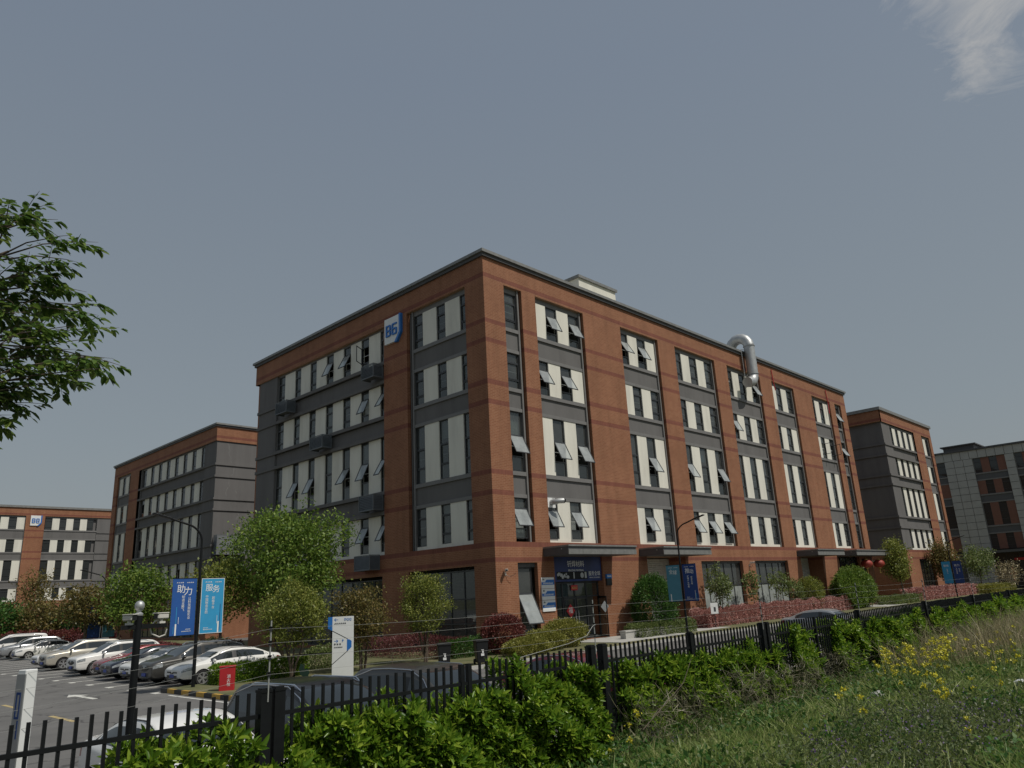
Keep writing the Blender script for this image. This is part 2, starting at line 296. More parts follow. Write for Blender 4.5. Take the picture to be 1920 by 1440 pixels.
class MB:
    def __init__(s, T=None, flip=False): s.v = []; s.f = []; s.m = []; s.T = T; s.flip = flip
    def pt(s, p):
        s.v.append(s.T(*p) if s.T else tuple(p)); return len(s.v)-1
    def face(s, pts, m=0):
        ids = [s.pt(p) for p in pts]
        s.f.append(ids[::-1] if s.flip else ids); s.m.append(m)
    def box(s, a, b, m=0):
        x0, y0, z0 = [min(i, j) for i, j in zip(a, b)]; x1, y1, z1 = [max(i, j) for i, j in zip(a, b)]
        i = [s.pt(p) for p in ((x0,y0,z0),(x1,y0,z0),(x1,y1,z0),(x0,y1,z0),(x0,y0,z1),(x1,y0,z1),(x1,y1,z1),(x0,y1,z1))]
        for q in ((0,3,2,1),(4,5,6,7),(0,1,5,4),(1,2,6,5),(2,3,7,6),(3,0,4,7)):
            l = [i[k] for k in q]; s.f.append(l[::-1] if s.flip else l); s.m.append(m)
    def tube(s, pts, rad, n=8, m=0, cap=True):
        pts = [Vector(p) for p in pts]; rad = rad if isinstance(rad, (list, tuple)) else [rad]*len(pts); rings = []
        ref = None
        for k, p in enumerate(pts):
            d = (pts[min(k+1, len(pts)-1)]-pts[max(k-1, 0)]).normalized()
            if ref is None: ref = d.orthogonal().normalized()
            u = (ref-d*ref.dot(d)).normalized(); ref = u; w = d.cross(u)
            rings.append([s.pt(p+(u*math.cos(2*math.pi*j/n)+w*math.sin(2*math.pi*j/n))*rad[k]) for j in range(n)])
        for a, b in zip(rings, rings[1:]):
            for j in range(n): s.f.append([a[j], a[(j+1) % n], b[(j+1) % n], b[j]]); s.m.append(m)
        if cap: s.f.append(rings[0][::-1]); s.m.append(m); s.f.append(rings[-1][:]); s.m.append(m)
    def lathe(s, prof, c=(0, 0, 0), n=16, m=0, axis='Z'):
        rings = []
        for r, z in prof:
            ring = []
            for j in range(n):
                a = 2*math.pi*j/n; p = (r*math.cos(a), r*math.sin(a), z)
                if axis == 'Y': p = (p[0], p[2], p[1])
                if axis == 'X': p = (p[2], p[0], p[1])
                ring.append(s.pt((c[0]+p[0], c[1]+p[1], c[2]+p[2])))
            rings.append(ring)
        for a, b in zip(rings, rings[1:]):
            for j in range(n): s.f.append([a[j], a[(j+1) % n], b[(j+1) % n], b[j]]); s.m.append(m)
        s.f.append(rings[0][::-1]); s.m.append(m); s.f.append(rings[-1][:]); s.m.append(m)
    def build(s, name, mats, parent=None, smooth=False, bevel=0.0):
        me = bpy.data.meshes.new(name); me.from_pydata([tuple(p) for p in s.v], [], s.f)
        for mm in (mats if isinstance(mats, (list, tuple)) else [mats]): me.materials.append(mm)
        me.polygons.foreach_set("material_index", s.m)
        if bevel:
            bm = bmesh.new(); bm.from_mesh(me); bmesh.ops.bevel(bm, geom=list(bm.edges), offset=bevel, segments=1, affect='EDGES'); bm.to_mesh(me); bm.free()
        if smooth:
            me.polygons.foreach_set("use_smooth", [True]*len(me.polygons))
            try: me.set_sharp_from_angle(angle=R(40))
            except Exception: pass
        me.update(); return link(name, me, parent)
def text_part(name, body, size, loc, rot, mat, parent=None, bold=0.0, extrude=0.004, align='CENTER', vertical=False, sx=1.0):
    c = bpy.data.curves.new("t", 'FONT'); c.body = "\n".join(body) if vertical else body
    c.size = size; c.extrude = extrude; c.align_x = align; c.align_y = 'CENTER' if not vertical else 'TOP'; c.offset = 0.0; c.space_line = 1.0
    c.resolution_u = 2
    o = bpy.data.objects.new("t", c); COL.objects.link(o)
    me = bpy.data.meshes.new_from_object(o.evaluated_get(bpy.context.evaluated_depsgraph_get()))
    bpy.data.objects.remove(o); bpy.data.curves.remove(c)
    me.materials.clear(); me.materials.append(mat)
    r = link(name, me, parent); r.location = loc; r.rotation_euler = rot; r.scale = (sx, 1, 1)
    return r
def bars_part(name, rects, T, mat, parent):      # small lines of print too fine to read in the photo
    b = MB(T)
    for (a0, b0, a1, b1) in rects: b.box((a0, 0, b0), (a1, 0.004, b1))
    return b.build(name, mat, parent)
def small_print(w, h, n, s):
    out = []; x = 0
    rr = random.Random(s)
    for i in range(n):
        cw = w/n; out.append((x+cw*.1, 0, x+cw*.85, h*rr.uniform(.35, .5))); out.append((x+cw*rr.uniform(.2, .5), h*.55, x+cw*.8, h)); x += cw
    return out

# leaves -----------------------------------------------------------
def leaf_arrays(c, d, nrm, ln, wd, fold=0.18, six=False):
    c = np.asarray(c, float); d = d/np.linalg.norm(d, axis=1, keepdims=True)
    s = np.cross(d, nrm); s /= (np.linalg.norm(s, axis=1, keepdims=True)+1e-9); nn = np.cross(s, d)
    ln = np.asarray(ln).reshape(-1, 1); wd = np.asarray(wd).reshape(-1, 1); n = len(c)
    if not six:
        v = np.stack([c, c+d*ln*.5+s*wd*.5+nn*wd*fold, c+d*ln-nn*ln*.08, c+d*ln*.5-s*wd*.5+nn*wd*fold], 1).reshape(-1, 3)
        q = (np.arange(n)*4)[:, None]+np.array([[0, 1, 2, 3]])
        return v, q
    tip = c+d*ln-nn*ln*.16; mid = c+d*ln*.5
    v = np.stack([c, c+d*ln*.35+s*wd*.5+nn*wd*fold, c+d*ln*.72+s*wd*.36+nn*(wd*fold*.6-ln*.05), tip, c+d*ln*.72-s*wd*.36+nn*(wd*fold*.6-ln*.05), c+d*ln*.35-s*wd*.5+nn*wd*fold], 1).reshape(-1, 3)
    b = (np.arange(n)*6)[:, None]
    q = np.concatenate([b+np.array([[0, 1, 2, 3]]), b+np.array([[0, 3, 4, 5]])], 0)
    return v, q
def rand_dirs(n, up=0.0, g=rng):
    d = g.normal(size=(n, 3)); d /= np.linalg.norm(d, axis=1, keepdims=True); d[:, 2] += up
    return d/np.linalg.norm(d, axis=1, keepdims=True)
def crown_points(n_cl, cen, rad, g, gap=0.35, low=0.0, shell=0.55):
    out = []
    ph = g.uniform(0, 6.28, 6)
    while len(out) < n_cl:
        p = g.normal(size=3); p /= np.linalg.norm(p); r = g.uniform(shell**3, 1)**(1/3)
        if r < 0.75 and g.random() < 0.3: continue
        az = math.atan2(p[1], p[0])
        edge = 0.82+0.13*math.sin(3*az+ph[0]+2*p[2])+0.10*math.sin(5*az+ph[1]+4*p[2])+0.08*math.sin(7*p[2]+ph[2])
        q = p*r*edge
        if math.sin(q[0]*5+ph[3])+math.sin(q[1]*5+ph[4])+math.sin(q[2]*6+ph[5]) < -3+gap*4.5 and g.random() < 0.75: continue
        if p[2] < -0.2 and g.random() < low: continue
        out.append(q)
    return np.array(out)*np.asarray(rad)+np.asarray(cen)
def tree(name, base, height, cen, rad, lmat, label, cat='tree', group=None, seed=1, n_cl=150, per=22, size=0.12, spread=0.28, trunk=0.09, stems=1, gap=0.3, limb=14, low=0.0, bark=None, stakes=False, up=0.35, lean=(0, 0), aspect=0.55):
    n_cl = int(n_cl*1.35); g = np.random.default_rng(seed); root = empty(name, base, 0, label, cat, group)
    pts = crown_points(n_cl, cen, rad, g, gap, low)
    tb = MB(); rr = random.Random(seed)
    top = Vector((cen[0], cen[1], cen[2]+rad[2]*0.35)); fork = Vector((cen[0]*.6+lean[0], cen[1]*.6+lean[1], max(0.25, cen[2]-rad[2]*0.75)))
    starts = []
    for k in range(stems):
        o = Vector((rr.uniform(-1, 1)*.12*(stems > 1), rr.uniform(-1, 1)*.12*(stems > 1), -0.1)); f = fork+Vector((rr.uniform(-1, 1), rr.uniform(-1, 1), rr.uniform(-.3, .3)))*(.25*rad[0] if stems > 1 else 0.03)
        t2 = top+Vector((rr.uniform(-1, 1)*rad[0], rr.uniform(-1, 1)*rad[1], 0))*(.4 if stems > 1 else .12)
        mid = (f+t2)/2+Vector((rr.uniform(-.1, .1), rr.uniform(-.1, .1), 0))
        tb.tube([o, (o+f)/2+Vector((rr.uniform(-.04, .04), rr.uniform(-.04, .04), 0)), f, mid, t2], [trunk*1.15, trunk, trunk*.8, trunk*.45, trunk*.15], 7)
        starts += [f, (f+mid)/2, mid]
    for k in range(limb):
        e = Vector(pts[rr.randrange(len(pts))]); s0 = min(starts, key=lambda q: (q-e).length+max(0, q.z-e.z)*2+rr.uniform(0, .6))
        m_ = (s0+e)/2+Vector((0, 0, rr.uniform(-.05, .18)*rad[2])); tb.tube([s0, m_, e], [trunk*.35, trunk*.22, trunk*.08], 5, cap=False)
    tb.build('trunk', bark or M_bark, root, smooth=True)
    c = np.repeat(pts, per, 0)+g.normal(size=(n_cl*per, 3))*spread*np.array([1, 1, .7])
    d = rand_dirs(len(c), 0.1, g); out = c-np.asarray(cen); out /= (np.linalg.norm(out, axis=1, keepdims=True)+1e-6)
    d = d+out*0.5; nr = rand_dirs(len(c), up*2, g)+out*0.3
    sz = size*g.uniform(.65, 1.3, len(c))
    v, q = leaf_arrays(c, d, nr, sz, sz*aspect)
    fast_mesh('crown', v, q, lmat, root)
    if stakes:
        for k in range(3):
            a = k*2.09+seed; sb = MB(); sb.tube([(math.cos(a)*.75, math.sin(a)*.75, -.05), (math.cos(a)*.08, math.sin(a)*.08, 1.35)], .028, 6); sb.build('support_stake', M_paletimber, root)
    return root
def shrub(name, base, rad, lmat, label, cat='shrub', group=None, seed=1, n=3500, size=0.09, square=False, cen_z=None, aspect=0.5, lump=0.12, six=False, rz=0.0):
    n = int(n*2.4); size = size*1.12; g = np.random.default_rng(seed); root = empty(name, base, rz, label, cat, group)
    if square:
        p = g.uniform(-1, 1, (n, 3)); k = g.integers(0, 3, n); sh = g.random(n) < .7
        k = np.where(k == 2, 2, np.where(g.random(n) < .75, 1, 0))
        sgn = np.where(g.random(n) < .65, np.where(k == 2, 1, -1), np.where(k == 2, 1, 1)); val = sgn*g.uniform(.85, 1.0, n)
        for ax in range(3): p[:, ax] = np.where(sh & (k == ax), val, p[:, ax])
        bumpf = 1+lump*np.sin(p[:, 0]*rad[0]*3.1+seed)*np.cos(p[:, 1]*4+p[:, 0]*rad[0]*1.3)+lump*.8*np.sin(p[:, 0]*rad[0]*7)
        c = p*np.asarray(rad); c[:, 1] *= bumpf; c[:, 2] = (c[:, 2]+rad[2])*bumpf
        out = p.copy(); out[:, 2] = np.maximum(out[:, 2], 0)
    else:
        p = rand_dirs(n, 0.15, g); rr_ = g.uniform(.45, 1, n)**.4
        az = np.arctan2(p[:, 1], p[:, 0]); e = 1+lump*np.sin(4*az+seed+3*p[:, 2])+lump*np.sin(9*az+5*p[:, 2])*.7+g.normal(size=n)*.035
        c = p*(rr_*e)[:, None]*np.asarray(rad); c[:, 2] += (rad[2] if cen_z is None else cen_z); out = p
    d = out+rand_dirs(n, .35, g)*.9; nr = rand_dirs(n, .5, g)+out*.6
    sz = size*g.uniform(.6, 1.35, n); v, q = leaf_arrays(c, d, nr, sz, sz*aspect, six=six)
    fast_mesh('foliage', v, q, lmat, root)
    st = MB(); rr = random.Random(seed); h = (rad[2] if cen_z is None else cen_z)
    nst = max(4, int(rad[0]*5)) if square else 7
    for k in range(nst):
        bx = -rad[0]*.9+1.8*rad[0]*k/(nst-1) if square else rr.uniform(-.12, .12); by = rr.uniform(-.3, .3)*rad[1] if square else rr.uniform(-.12, .12)
        e = (bx+rr.uniform(-.2, .2), by+rr.uniform(-.2, .2), h*1.5) if square else (rr.uniform(-.75, .75)*rad[0], rr.uniform(-.75, .75)*rad[1], h*rr.uniform(.8, 1.5))
        st.tube([(bx, by, -.05), ((bx+e[0])*.45, (by+e[1])*.45, h*.5), e] if not square else [(bx, by, -.05), e], .018, 5)
    st.build('stem', M_bark, root)
    return root

# ------------------------------------------------------------------ setting: ground
def gz(x, y):   # height of the grassy bank that the camera stands on, z of the rough ground
    x = np.asarray(x, float); y = np.asarray(y, float)
    h = 1.13+0.28*np.clip(1-np.hypot(x-1, y)/5.5, 0, 1)+0.05*np.sin(x*.9+y*.6)+0.04*np.sin(x*2.1-y*1.7)+0.03*np.sin(x*3.7+y*2.9)
    h = h-.40*np.clip((y-4.3)/2.4, 0, 1)
    t = np.clip((y-8.25)/1.0, 0, 1); t = t*t*(3-2*t)
    return h*(1-t)-0.08*t
def build_ground():
    b = MB(); S = 900
    b.face([(-S, -S, -0.03), (S, -S, -0.03), (S, S, -0.03), (-S, S, -0.03)]); tag(b.build('ground', M_lawn), kind='structure')
    b = MB(); b.face([(-80, 9.0, 0), (125, 9.0, 0), (125, 180, 0), (-80, 180, 0)]); tag(b.build('car_park', M_asphalt), kind='structure')
    xs = np.concatenate([np.linspace(-30, -6, 20), np.linspace(-5, 30, 130), np.linspace(31, 130, 60)]); ys = np.concatenate([np.linspace(-25, -2, 16), np.linspace(-1.5, 9.6, 70)])
    X, Y = np.meshgrid(xs, ys, indexing='ij'); V = np.stack([X, Y, gz(X, Y)], -1).reshape(-1, 3); ny = len(ys)
    i, j = np.meshgrid(np.arange(len(xs)-1), np.arange(ny-1), indexing='ij'); a = (i*ny+j).ravel()
    tag(fast_mesh('grass_bank', V, np.stack([a, a+ny, a+ny+1, a+1], 1), M_soil, smooth=True), kind='structure')
    # planted beds round the buildings, with kerbs
    z = 0.14
    b = MB()
    b.box((13.0, 26.0, -.02), (18.0, 32.6, z)); b.box((18.0, 25.6, -.02), (36.0, 90, z-.004)); b.box((36.0, 25.6, -.02), (43.4, 26.9, z-.002)); b.box((43.4, 25.6, -.02), (50.2, 27.6, z-.006)); b.box((50.2, 25.6, -.02), (128, 60, z-.008))
    b.box((18.0, 90, -.02), (37.0, 166, z-.01))
    tag(b.build('planting_bed', M_lawn), kind='structure')
    b = MB()
    for k in range(10):
        y0 = 26.0+k*.66; b.box((12.86, y0, -.02), (13.0, y0+.66, .16), k % 2)
    for k in range(8):
        x0 = 12.86+k*.66; b.box((x0, 25.86, -.02), (x0+.66, 26.0, .16), (k+1) % 2)
    tag(b.build('painted_kerb', [M_ypaint, M_kerbblack]), kind='structure')
    b = MB(); b.box((18.14, 25.46, -.02), (128, 25.6, .15)); b.box((17.87, 32.6, -.02), (18.0, 90, .15)); tag(b.build('kerb', M_conc), kind='structure')
    b = MB(); b.box((36.0, 26.9, -.02), (43.4, 30.99, .16)); b.box((43.4, 27.6, -.02), (50.2, 30.99, .12)); b.box((80, 27.2, -.02), (86, 30.99, .157)); tag(b.build('entrance_pavement', M_conc), kind='structure')
    b = MB()
    for y in [32.7+2.6*k for k in range(17)]:
        b.box((12.75, y-.06, .001), (18.0, y+.06, .006)); b.box((12.5, y-.5, .001), (12.74, y+.06, .0065))
    b.box((12.5, 25.2, .001), (12.62, 31.0, .006))
    for x in [3.9+2.65*k for k in range(15)]: b.box((x-.06, 9.6, .001), (x+.06, 15.2, .006))
    tag(b.build('parking_markings', M_paint), kind='structure')
    b = MB()
    b.box((10.55, 33.2, .001), (10.75, 35.2, .0062)); b.face([(10.25, 35.2, .0062), (11.05, 35.2, .0062), (10.65, 36.4, .0062)])
    tag(b.build('road_arrow', M_paint), kind='structure')
    b = MB(); b.box((8.0, 26.8, .001), (8.16, 29.2, .006)); b.box((8.0, 33.5, .001), (8.16, 35.2, .006)); b.box((8.0, 39.5, .001), (8.16, 41.5, .006)); tag(b.build('lane_dashes', M_yfade), kind='structure')
build_ground()

# ------------------------------------------------------------------ buildings
ROWS = [(6.28, 8.7), (10.3, 14.1), (15.6, 17.95), (19.6, 22.05)]
TS = lambda s, d, z: (s, -d, z)
TW = lambda s, d, z: (-d, s, z)
class Facade:
    def __init__(s, root, T): s.root = root; s.T = T; s.flip = T is TS
    def mb(s): return MB(s.T, s.flip)
    def wall(s, b, s0, s1, z0, z1, holes, th=0.3, m=0, d=0.0):
        S = sorted({s0, s1, *[h[0] for h in holes], *[h[1] for h in holes]}); Z = sorted({z0, z1, *[h[2] for h in holes], *[h[3] for h in holes]})
        for a, c in zip(S, S[1:]):
            run = None
            for e, f in zip(Z, Z[1:]):
                x, y = (a+c)/2, (e+f)/2
                if any(h[0] < x < h[1] and h[2] < y < h[3] for h in holes): continue
                b.face([(a, d, e), (c, d, e), (c, d, f), (a, d, f)], m)
        for h in holes:
            a, c, e, f = h[:4]
            b.face([(a, d, e), (a, d, f), (a, d-th, f), (a, d-th, e)], m); b.face([(c, d, e), (c, d-th, e), (c, d-th, f), (c, d, f)], m)
            b.face([(a, d, f), (c, d, f), (c, d-th, f), (a, d-th, f)], m); b.face([(a, d, e), (a, d-th, e), (c, d-th, e), (c, d, e)], m)
    def window(s, s0, s1, z0, z1, state=None, detail=True, glass=None, name='window'):
        h = z1-z0; tall = h > 3
        t1, t2 = (z0+h*.25, z0+h*.60) if tall else (z0+h*.24, z0+h*.74)
        b = s.mb(); d0, d1 = -.41, -.31; w = .055
        b.box((s0, d0, z0), (s0+w, d1, z1)); b.box((s1-w, d0, z0), (s1, d1, z1)); b.box((s0+w, d0, z0), (s1-w, d1, z0+w)); b.box((s0+w, d0, z1-w), (s1-w, d1, z1))
        for t in (t1, t2): b.box((s0+w, d0, t-.035), (s1-w, d1, t+.035))
        if detail and state is None:
            for t in (t1+.045, t2-.10): b.box((s0+w, d1, t), (s1-w, d1+.025, t+.05))
            b.box((s0+w, d1, t1+.09), (s0+w+.045, d1+.025, t2-.1)); b.box((s1-w-.045, d1, t1+.09), (s1-w, d1+.025, t2-.1))
        o = b.build(name, [M_frame], s.root)
        g = s.mb(); k = -.36
        def pane(a, c, e, f, mm=0):
            j = [random.uniform(-.006, .006) for _ in range(4)]
            g.face([(a, k+j[0], e), (c, k+j[1], e), (c, k+j[2], f), (a, k+j[3], f)], mm)
        pane(s0+w, s1-w, z0+w, t1-.035); pane(s0+w, s1-w, t2+.035, z1-w)
        if state is None: pane(s0+w, s1-w, t1+.035, t2-.035)
        g.build('glass_pane', [glass or M_glass], o)
        if not detail: return o
        bb = s.mb(); mid = (t1+t2)/2
        bb.box((s0+w, -.47, mid-.02), (s1-w, -.45, mid+.02)); bb.build('guard_bar', M_bar, o)
        if random.random() < .45:
            c = s.mb(); hh = random.choice([.3, .5, .75, 1.0]); x1 = s1-w if random.random() < .5 else s0+(s1-s0)*random.uniform(.4, .7)
            n = 8
            for q in range(n):
                a = s0+w+(x1-s0-w)*q/n; e = s0+w+(x1-s0-w)*(q+1)/n; dd = -.54-(.05 if q % 2 else 0); d2 = -.54-(.05 if (q+1) % 2 else 0)
                c.face([(a, dd, z1-h*hh), (e, d2, z1-h*hh), (e, d2, z1), (a, dd, z1)])
            c.build('curtain', M_bluecurtain if (tall and random.random() < .4) else M_curtain, o)
        if state:
            a, e = s0+w*.4, s1-w*.4; hh = t2-t1; sb = s.mb(); f_ = .05
            if state == 'hung':
                an = R(random.uniform(24, 31)); ca, sa = math.cos(an), math.sin(an)
                P = lambda x, y, t: (x, -.29+t*sa+y*ca, t2-.02-t*ca+y*sa)      # t down the sash, y outward
            else:
                an = R(random.uniform(55, 75)); ca, sa = math.cos(an), math.sin(an); hx = e if state == 'caseR' else a; sg = -1 if state == 'caseR' else 1
                P = lambda x, y, t: (hx+sg*(abs(x-hx)*ca)-sg*y*sa, -.29+abs(x-hx)*sa+y*ca, t2-.02-t)
            def sbox(x0, x1, y0, y1, t0_, t1_, m):
                i = [sb.pt(P(*p)) for p in ((x0,y0,t0_),(x1,y0,t0_),(x1,y1,t0_),(x0,y1,t0_),(x0,y0,t1_),(x1,y0,t1_),(x1,y1,t1_),(x0,y1,t1_))]
                for q in ((0,3,2,1),(4,5,6,7),(0,1,5,4),(1,2,6,5),(2,3,7,6),(3,0,4,7)): sb.f.append([i[k_] for k_ in q]); sb.m.append(m)
            sbox(a, a+f_, 0, .045, 0, hh, 0); sbox(e-f_, e, 0, .045, 0, hh, 0); sbox(a+f_, e-f_, 0, .045, 0, f_, 0); sbox(a+f_, e-f_, 0, .045, hh-f_, hh, 0)
            i = [sb.pt(P(*p)) for p in ((a+f_, .02, f_), (e-f_, .02, f_), (e-f_, .02, hh-f_), (a+f_, .02, hh-f_))]
            if state == 'hung': sb.f.append(i); sb.m.append(1)
            if state == 'hung':
                sb.box((a+.03, -.31, t1+.35), (a+.05, -.29+.5*math.sin(an)*.6, t1+.37), 2)
            sb.build('sash', [M_frame, M_sash, M_bar], o)
        return o
    def bay(s, s0, s1, slots, opens={}, detail=True, strip=0.28, panelmat=None, spmat=None, rows=ROWS, holez=(6.05, 22.4), glass=None, ledge=True, winname='window'):
        """slots: list per floor of (kind, a, b); opens: {(floor, window number): state}"""
        # frame round the bay
        b = s.mb(); z0, z1 = holez
        b.box((s1-strip, -.30, z0), (s1-strip+.13, -.16, z1)); b.box((s1-.10, -.42, z0), (s1, -.30, z1)); b.box((s0, -.36, rows[-1][1]), (s1-strip, -.26, z1), 0)
        b.box((s0, -.62, z0), (s0+.02, -.27, z1)); b.box((s1-strip+.13, -.62, z0), (s1-.10, -.40, z1))
        b.build('bay_frame', [M_greytrim], s.root)
        e = s1-strip
        for (lo, hi), (lo2, hi2) in zip(rows, rows[1:]):
            sp = s.mb()
            sp.box((s0+.02, -.55, hi+.22), (e, -.28, lo2-.25), 0)
            sp.box((s0+.02, -.55, lo2-.25), (e, -.17, lo2), 1); sp.box((s0+.02, -.55, hi), (e, -.20, hi+.22), 1)
            sp.build('spandrel', [spmat or M_grey, M_greytrim], s.root)
        for fl, (lo, hi) in enumerate(rows):
            wi = 0
            for kind, a, c in slots[fl]:
                if kind == 'P':
                    pn = s.mb(); pn.box((a, -.55, lo), (c, -.24, hi)); pn.build('wall_panel', [panelmat or M_white], s.root)
                else:
                    s.window(a+.01, c-.01, lo, hi, opens.get((fl, wi)), detail, glass, winname); wi += 1
            if fl == 0 and ledge:
                pn = s.mb(); pn.box((s0+.02, -.55, z0), (e, -.235, lo)); pn.build('window_ledge', [panelmat or M_white], s.root)
def split(s0, s1, pat, ww=1.0, pw=1.05):
    tot = sum(ww if c == 'W' else pw for c in pat); x = s0; out = []
    for c in pat:
        w = (s1-s0)*(ww if c == 'W' else pw)/tot; out.append((c, x, x+w)); x += w
    return out
def storefront(F, s0, s1, z0, z1, cols, rows, frost=None, d=-.35, name='storefront_window', glass=None):
    b = F.mb(); w = .06
    for k in range(cols+1):
        x = s0+(s1-s0)*k/cols; b.box((max(s0, x-w/2), d-.05, z0), (min(s1, x+w/2), d+.05, z1))
    for r_ in [z0+.03]+rows+[z1-.05]: b.box((s0, d-.045, r_-.035), (s1, d+.055, r_+.035))
    o = b.build(name, M_frame, F.root)
    g = F.mb(); edges = [z0]+rows+[z1]
    for k in range(cols):
        a, c = s0+(s1-s0)*k/cols, s0+(s1-s0)*(k+1)/cols
        for e, f in zip(edges, edges[1:]): g.face([(a, d, e), (c, d+random.uniform(-.005, .005), e), (c, d, f), (a, d, f)], 1 if (frost and f <= frost+.01) else 0)
    g.build('glass_pane', [glass or M_glass, M_frost], o); return o
def canopy(F, s0, s1, z0=5.2, z1=5.75, p=2.0):
    b = F.mb()
    b.box((s0, 0.002, z0+.06), (s1, p-.05, z1-.05), 0)
    b.box((s0-.03, 0.002, z1-.10), (s1+.03, p+.05, z1), 1); b.box((s0-.02, 0.002, z0), (s1+.02, p, z0+.06), 0)
    n = max(2, round((s1-s0)/1.3))
    for k in range(n):
        a, c = s0+(s1-s0)*k/n+.004, s0+(s1-s0)*(k+1)/n-.004
        b.box((a, p-.05, z0), (c, p+.02, z0+.30), 1); b.box((a, p-.05, z0+.31), (c, p-.02, z1-.10), 0)
        b.box((a, p+.02, z1-.085), (c, p+.065, z1+.005), 1)
    b.box((s0-.012, p*.72, z0+.32), (s0-.002, p*.72+.07, z0+.36), 2)
    return b.build('canopy', [M_charc, M_cap, M_bar], F.root)

# --- main building: corner at the origin of its root, right (south) face y = 0, left (west) face x = 0
bm_ = empty('office_building', (30.35, 31.0, 0), 0, 'red brick five-storey block with a B6 sign, charcoal spandrels and white panels, nearest the fence', 'building')
LX, LY = 58.9, 29.4
FS, FW = Facade(bm_, TS), Facade(bm_, TW)
HZ = (6.05, 22.4)
rb = [(1.8, 3.45), (4.8, 9.9), (14.4, 19.5), (22.0, 28.5), (30.75, 37.2), (39.75, 44.8), (49.3, 54.2), (55.6, 57.4)]
gs = [(1.8, 3.5, .3, 4.85), (5.02, 9.82, .17, 5.2), (15.0, 20.05, .12, 5.2), (22.3, 28.9, .45, 4.85), (31.1, 37.45, .45, 4.85), (40.3, 45.3, .12, 5.2), (49.4, 55.1, .17, 5.2), (55.6, 57.4, .3, 4.95)]
w = FS.mb()
holes = [(a, c, *HZ) for a, c in rb]+gs
FS.wall(w, 0, LX, 0, 23.9, [(a, c, *HZ) for a, c in rb]+[g for g in gs if g not in (gs[1], gs[2], gs[5], gs[6])]+[gs[1], gs[2], gs[5], gs[6]], th=.28)
w.build('south_wall', M_brick, bm_)
w = FW.mb()
FW.wall(w, 0, 10.5, 0, 23.9, [(1.77, 7.84, *HZ), (1.78, 7.95, .3, 4.78)], th=.28)
FW.wall(w, 10.5, 29.05, 0, 6.05, [(10.75, 25.2, .3, 4.68)], th=.28)
FW.wall(w, 10.5, 29.65, 22.2, 23.9, [], th=.28)
w.box((29.05, -.4, 22.2), (29.65, -.01, 23.9)); w.box((10.5, -.3, 22.2), (29.6, -.002, 22.24))
w.box((10.5, -.3, 6.05), (10.503, -.001, 22.2))
w.build('west_wall', M_brick, bm_)
b = FW.mb()
b.box((26.0, -.6, 6.05), (29.05, -.12, 22.198))
for z in (8.7, 10.05, 14.1, 15.35, 17.95, 19.35): b.box((10.52, -.4, z), (29.17, .0, z+.25))
b.build('grey_end_wall', M_grey, bm_)
# roof parapet, other walls and the inside
b = MB()
for (x0, y0, x1, y1) in ((-.14, -.14, LX+.14, .5), (-.14, .5, .5, 29.79), (LX-.5, .5, LX+.14, 29.79), (.5, 29.15, LX-.5, 29.79)):
    b.box((x0, y0, 23.9), (x1, y1, 24.12), 1)
for (x0, y0, x1, y1) in ((-.26, -.26, LX+.26, .52), (-.26, .52, .52, 29.92), (LX-.52, .52, LX+.26, 29.92), (.52, 29.13, LX-.52, 29.92)):
    b.box((x0, y0, 24.12), (x1, y1, 24.32), 0)
b.build('parapet', [M_cap, M_capdark], bm_)
b = MB(); b.box((.5, .5, 23.3), (LX-.5, 29.1, 23.5)); b.build('roof', M_conc, bm_)
b = MB(); b.box((LX-.3, .3, 0), (LX, 29.6, 23.9)); b.box((.3, 29.3, 0), (LX-.3, 29.6, 23.9)); b.build('rear_wall', M_brick, bm_)
b = MB()
for z in (.1, 5.35, 9.45, 14.75, 18.8, 23.0): b.box((.62, .62, z), (LX-.35, 29.2, z+.22), 1)
b.box((6.5, 6.5, .3), (LX-3, 28.5, 23.0), 0)
for x in (9.9, 20.5, 29.6, 38.5, 47): b.box((x, .7, .3), (x+.18, 6.5, 23.0), 0)
for y in (9.2, 17.0, 24.0): b.box((.7, y, .3), (6.5, y+.18, 23.0), 0)
b.build('interior', [M_inner, M_slab], bm_)
# stair visible inside the west windows
b = MB()
for lv, zz in enumerate((.3, 5.5, 9.6, 14.9, 19.0)):
    hgt = (5.2, 4.1, 5.3, 4.1, 3.8)[lv]
    for k in range(14): b.box((2.0, 2.0+k*.32, zz+hgt*k/28), (3.3, 2.34+k*.32, zz+hgt*k/28+.16))
    for k in range(14): b.box((1.0, 2.0+k*.32, zz+hgt/2+hgt*(13-k)/28), (1.95, 2.34+k*.32, zz+hgt/2+hgt*(13-k)/28+.16))
    for k in range(0, 14, 1): b.box((1.0, 2.1+k*.32, zz+hgt/2+hgt*(13-k)/28+.16), (1.03, 2.13+k*.32, zz+hgt/2+hgt*(13-k)/28+1.05), 1)
    b.tube([(1.02, 2.0, zz+hgt+.95), (1.02, 6.5, zz+hgt/2+1.05)], .03, 5, 1)
b.build('staircase', [M_slab, M_frame], bm_)
fl = lambda a, c, pats: [split(a+.03, c-.30, p) for p in pats]
nbs = lambda a, c: [[('W', a+.03, c-.3)]]*4
H = 'hung'
FS.bay(*rb[0], nbs(*rb[0]), {(0, 0): H, (1, 0): H}, ledge=False)
FS.bay(*rb[1], fl(*rb[1], ['WPWP', 'PWPW', 'WPWP', 'PWPW']), {(f, i): H for f in range(4) for i in range(2)})
FS.bay(*rb[2], fl(*rb[2], ['PWPW', 'WPWP', 'PWPW', 'WPWP']), {(0, 0): H, (1, 1): H, (3, 0): H, (3, 1): H})
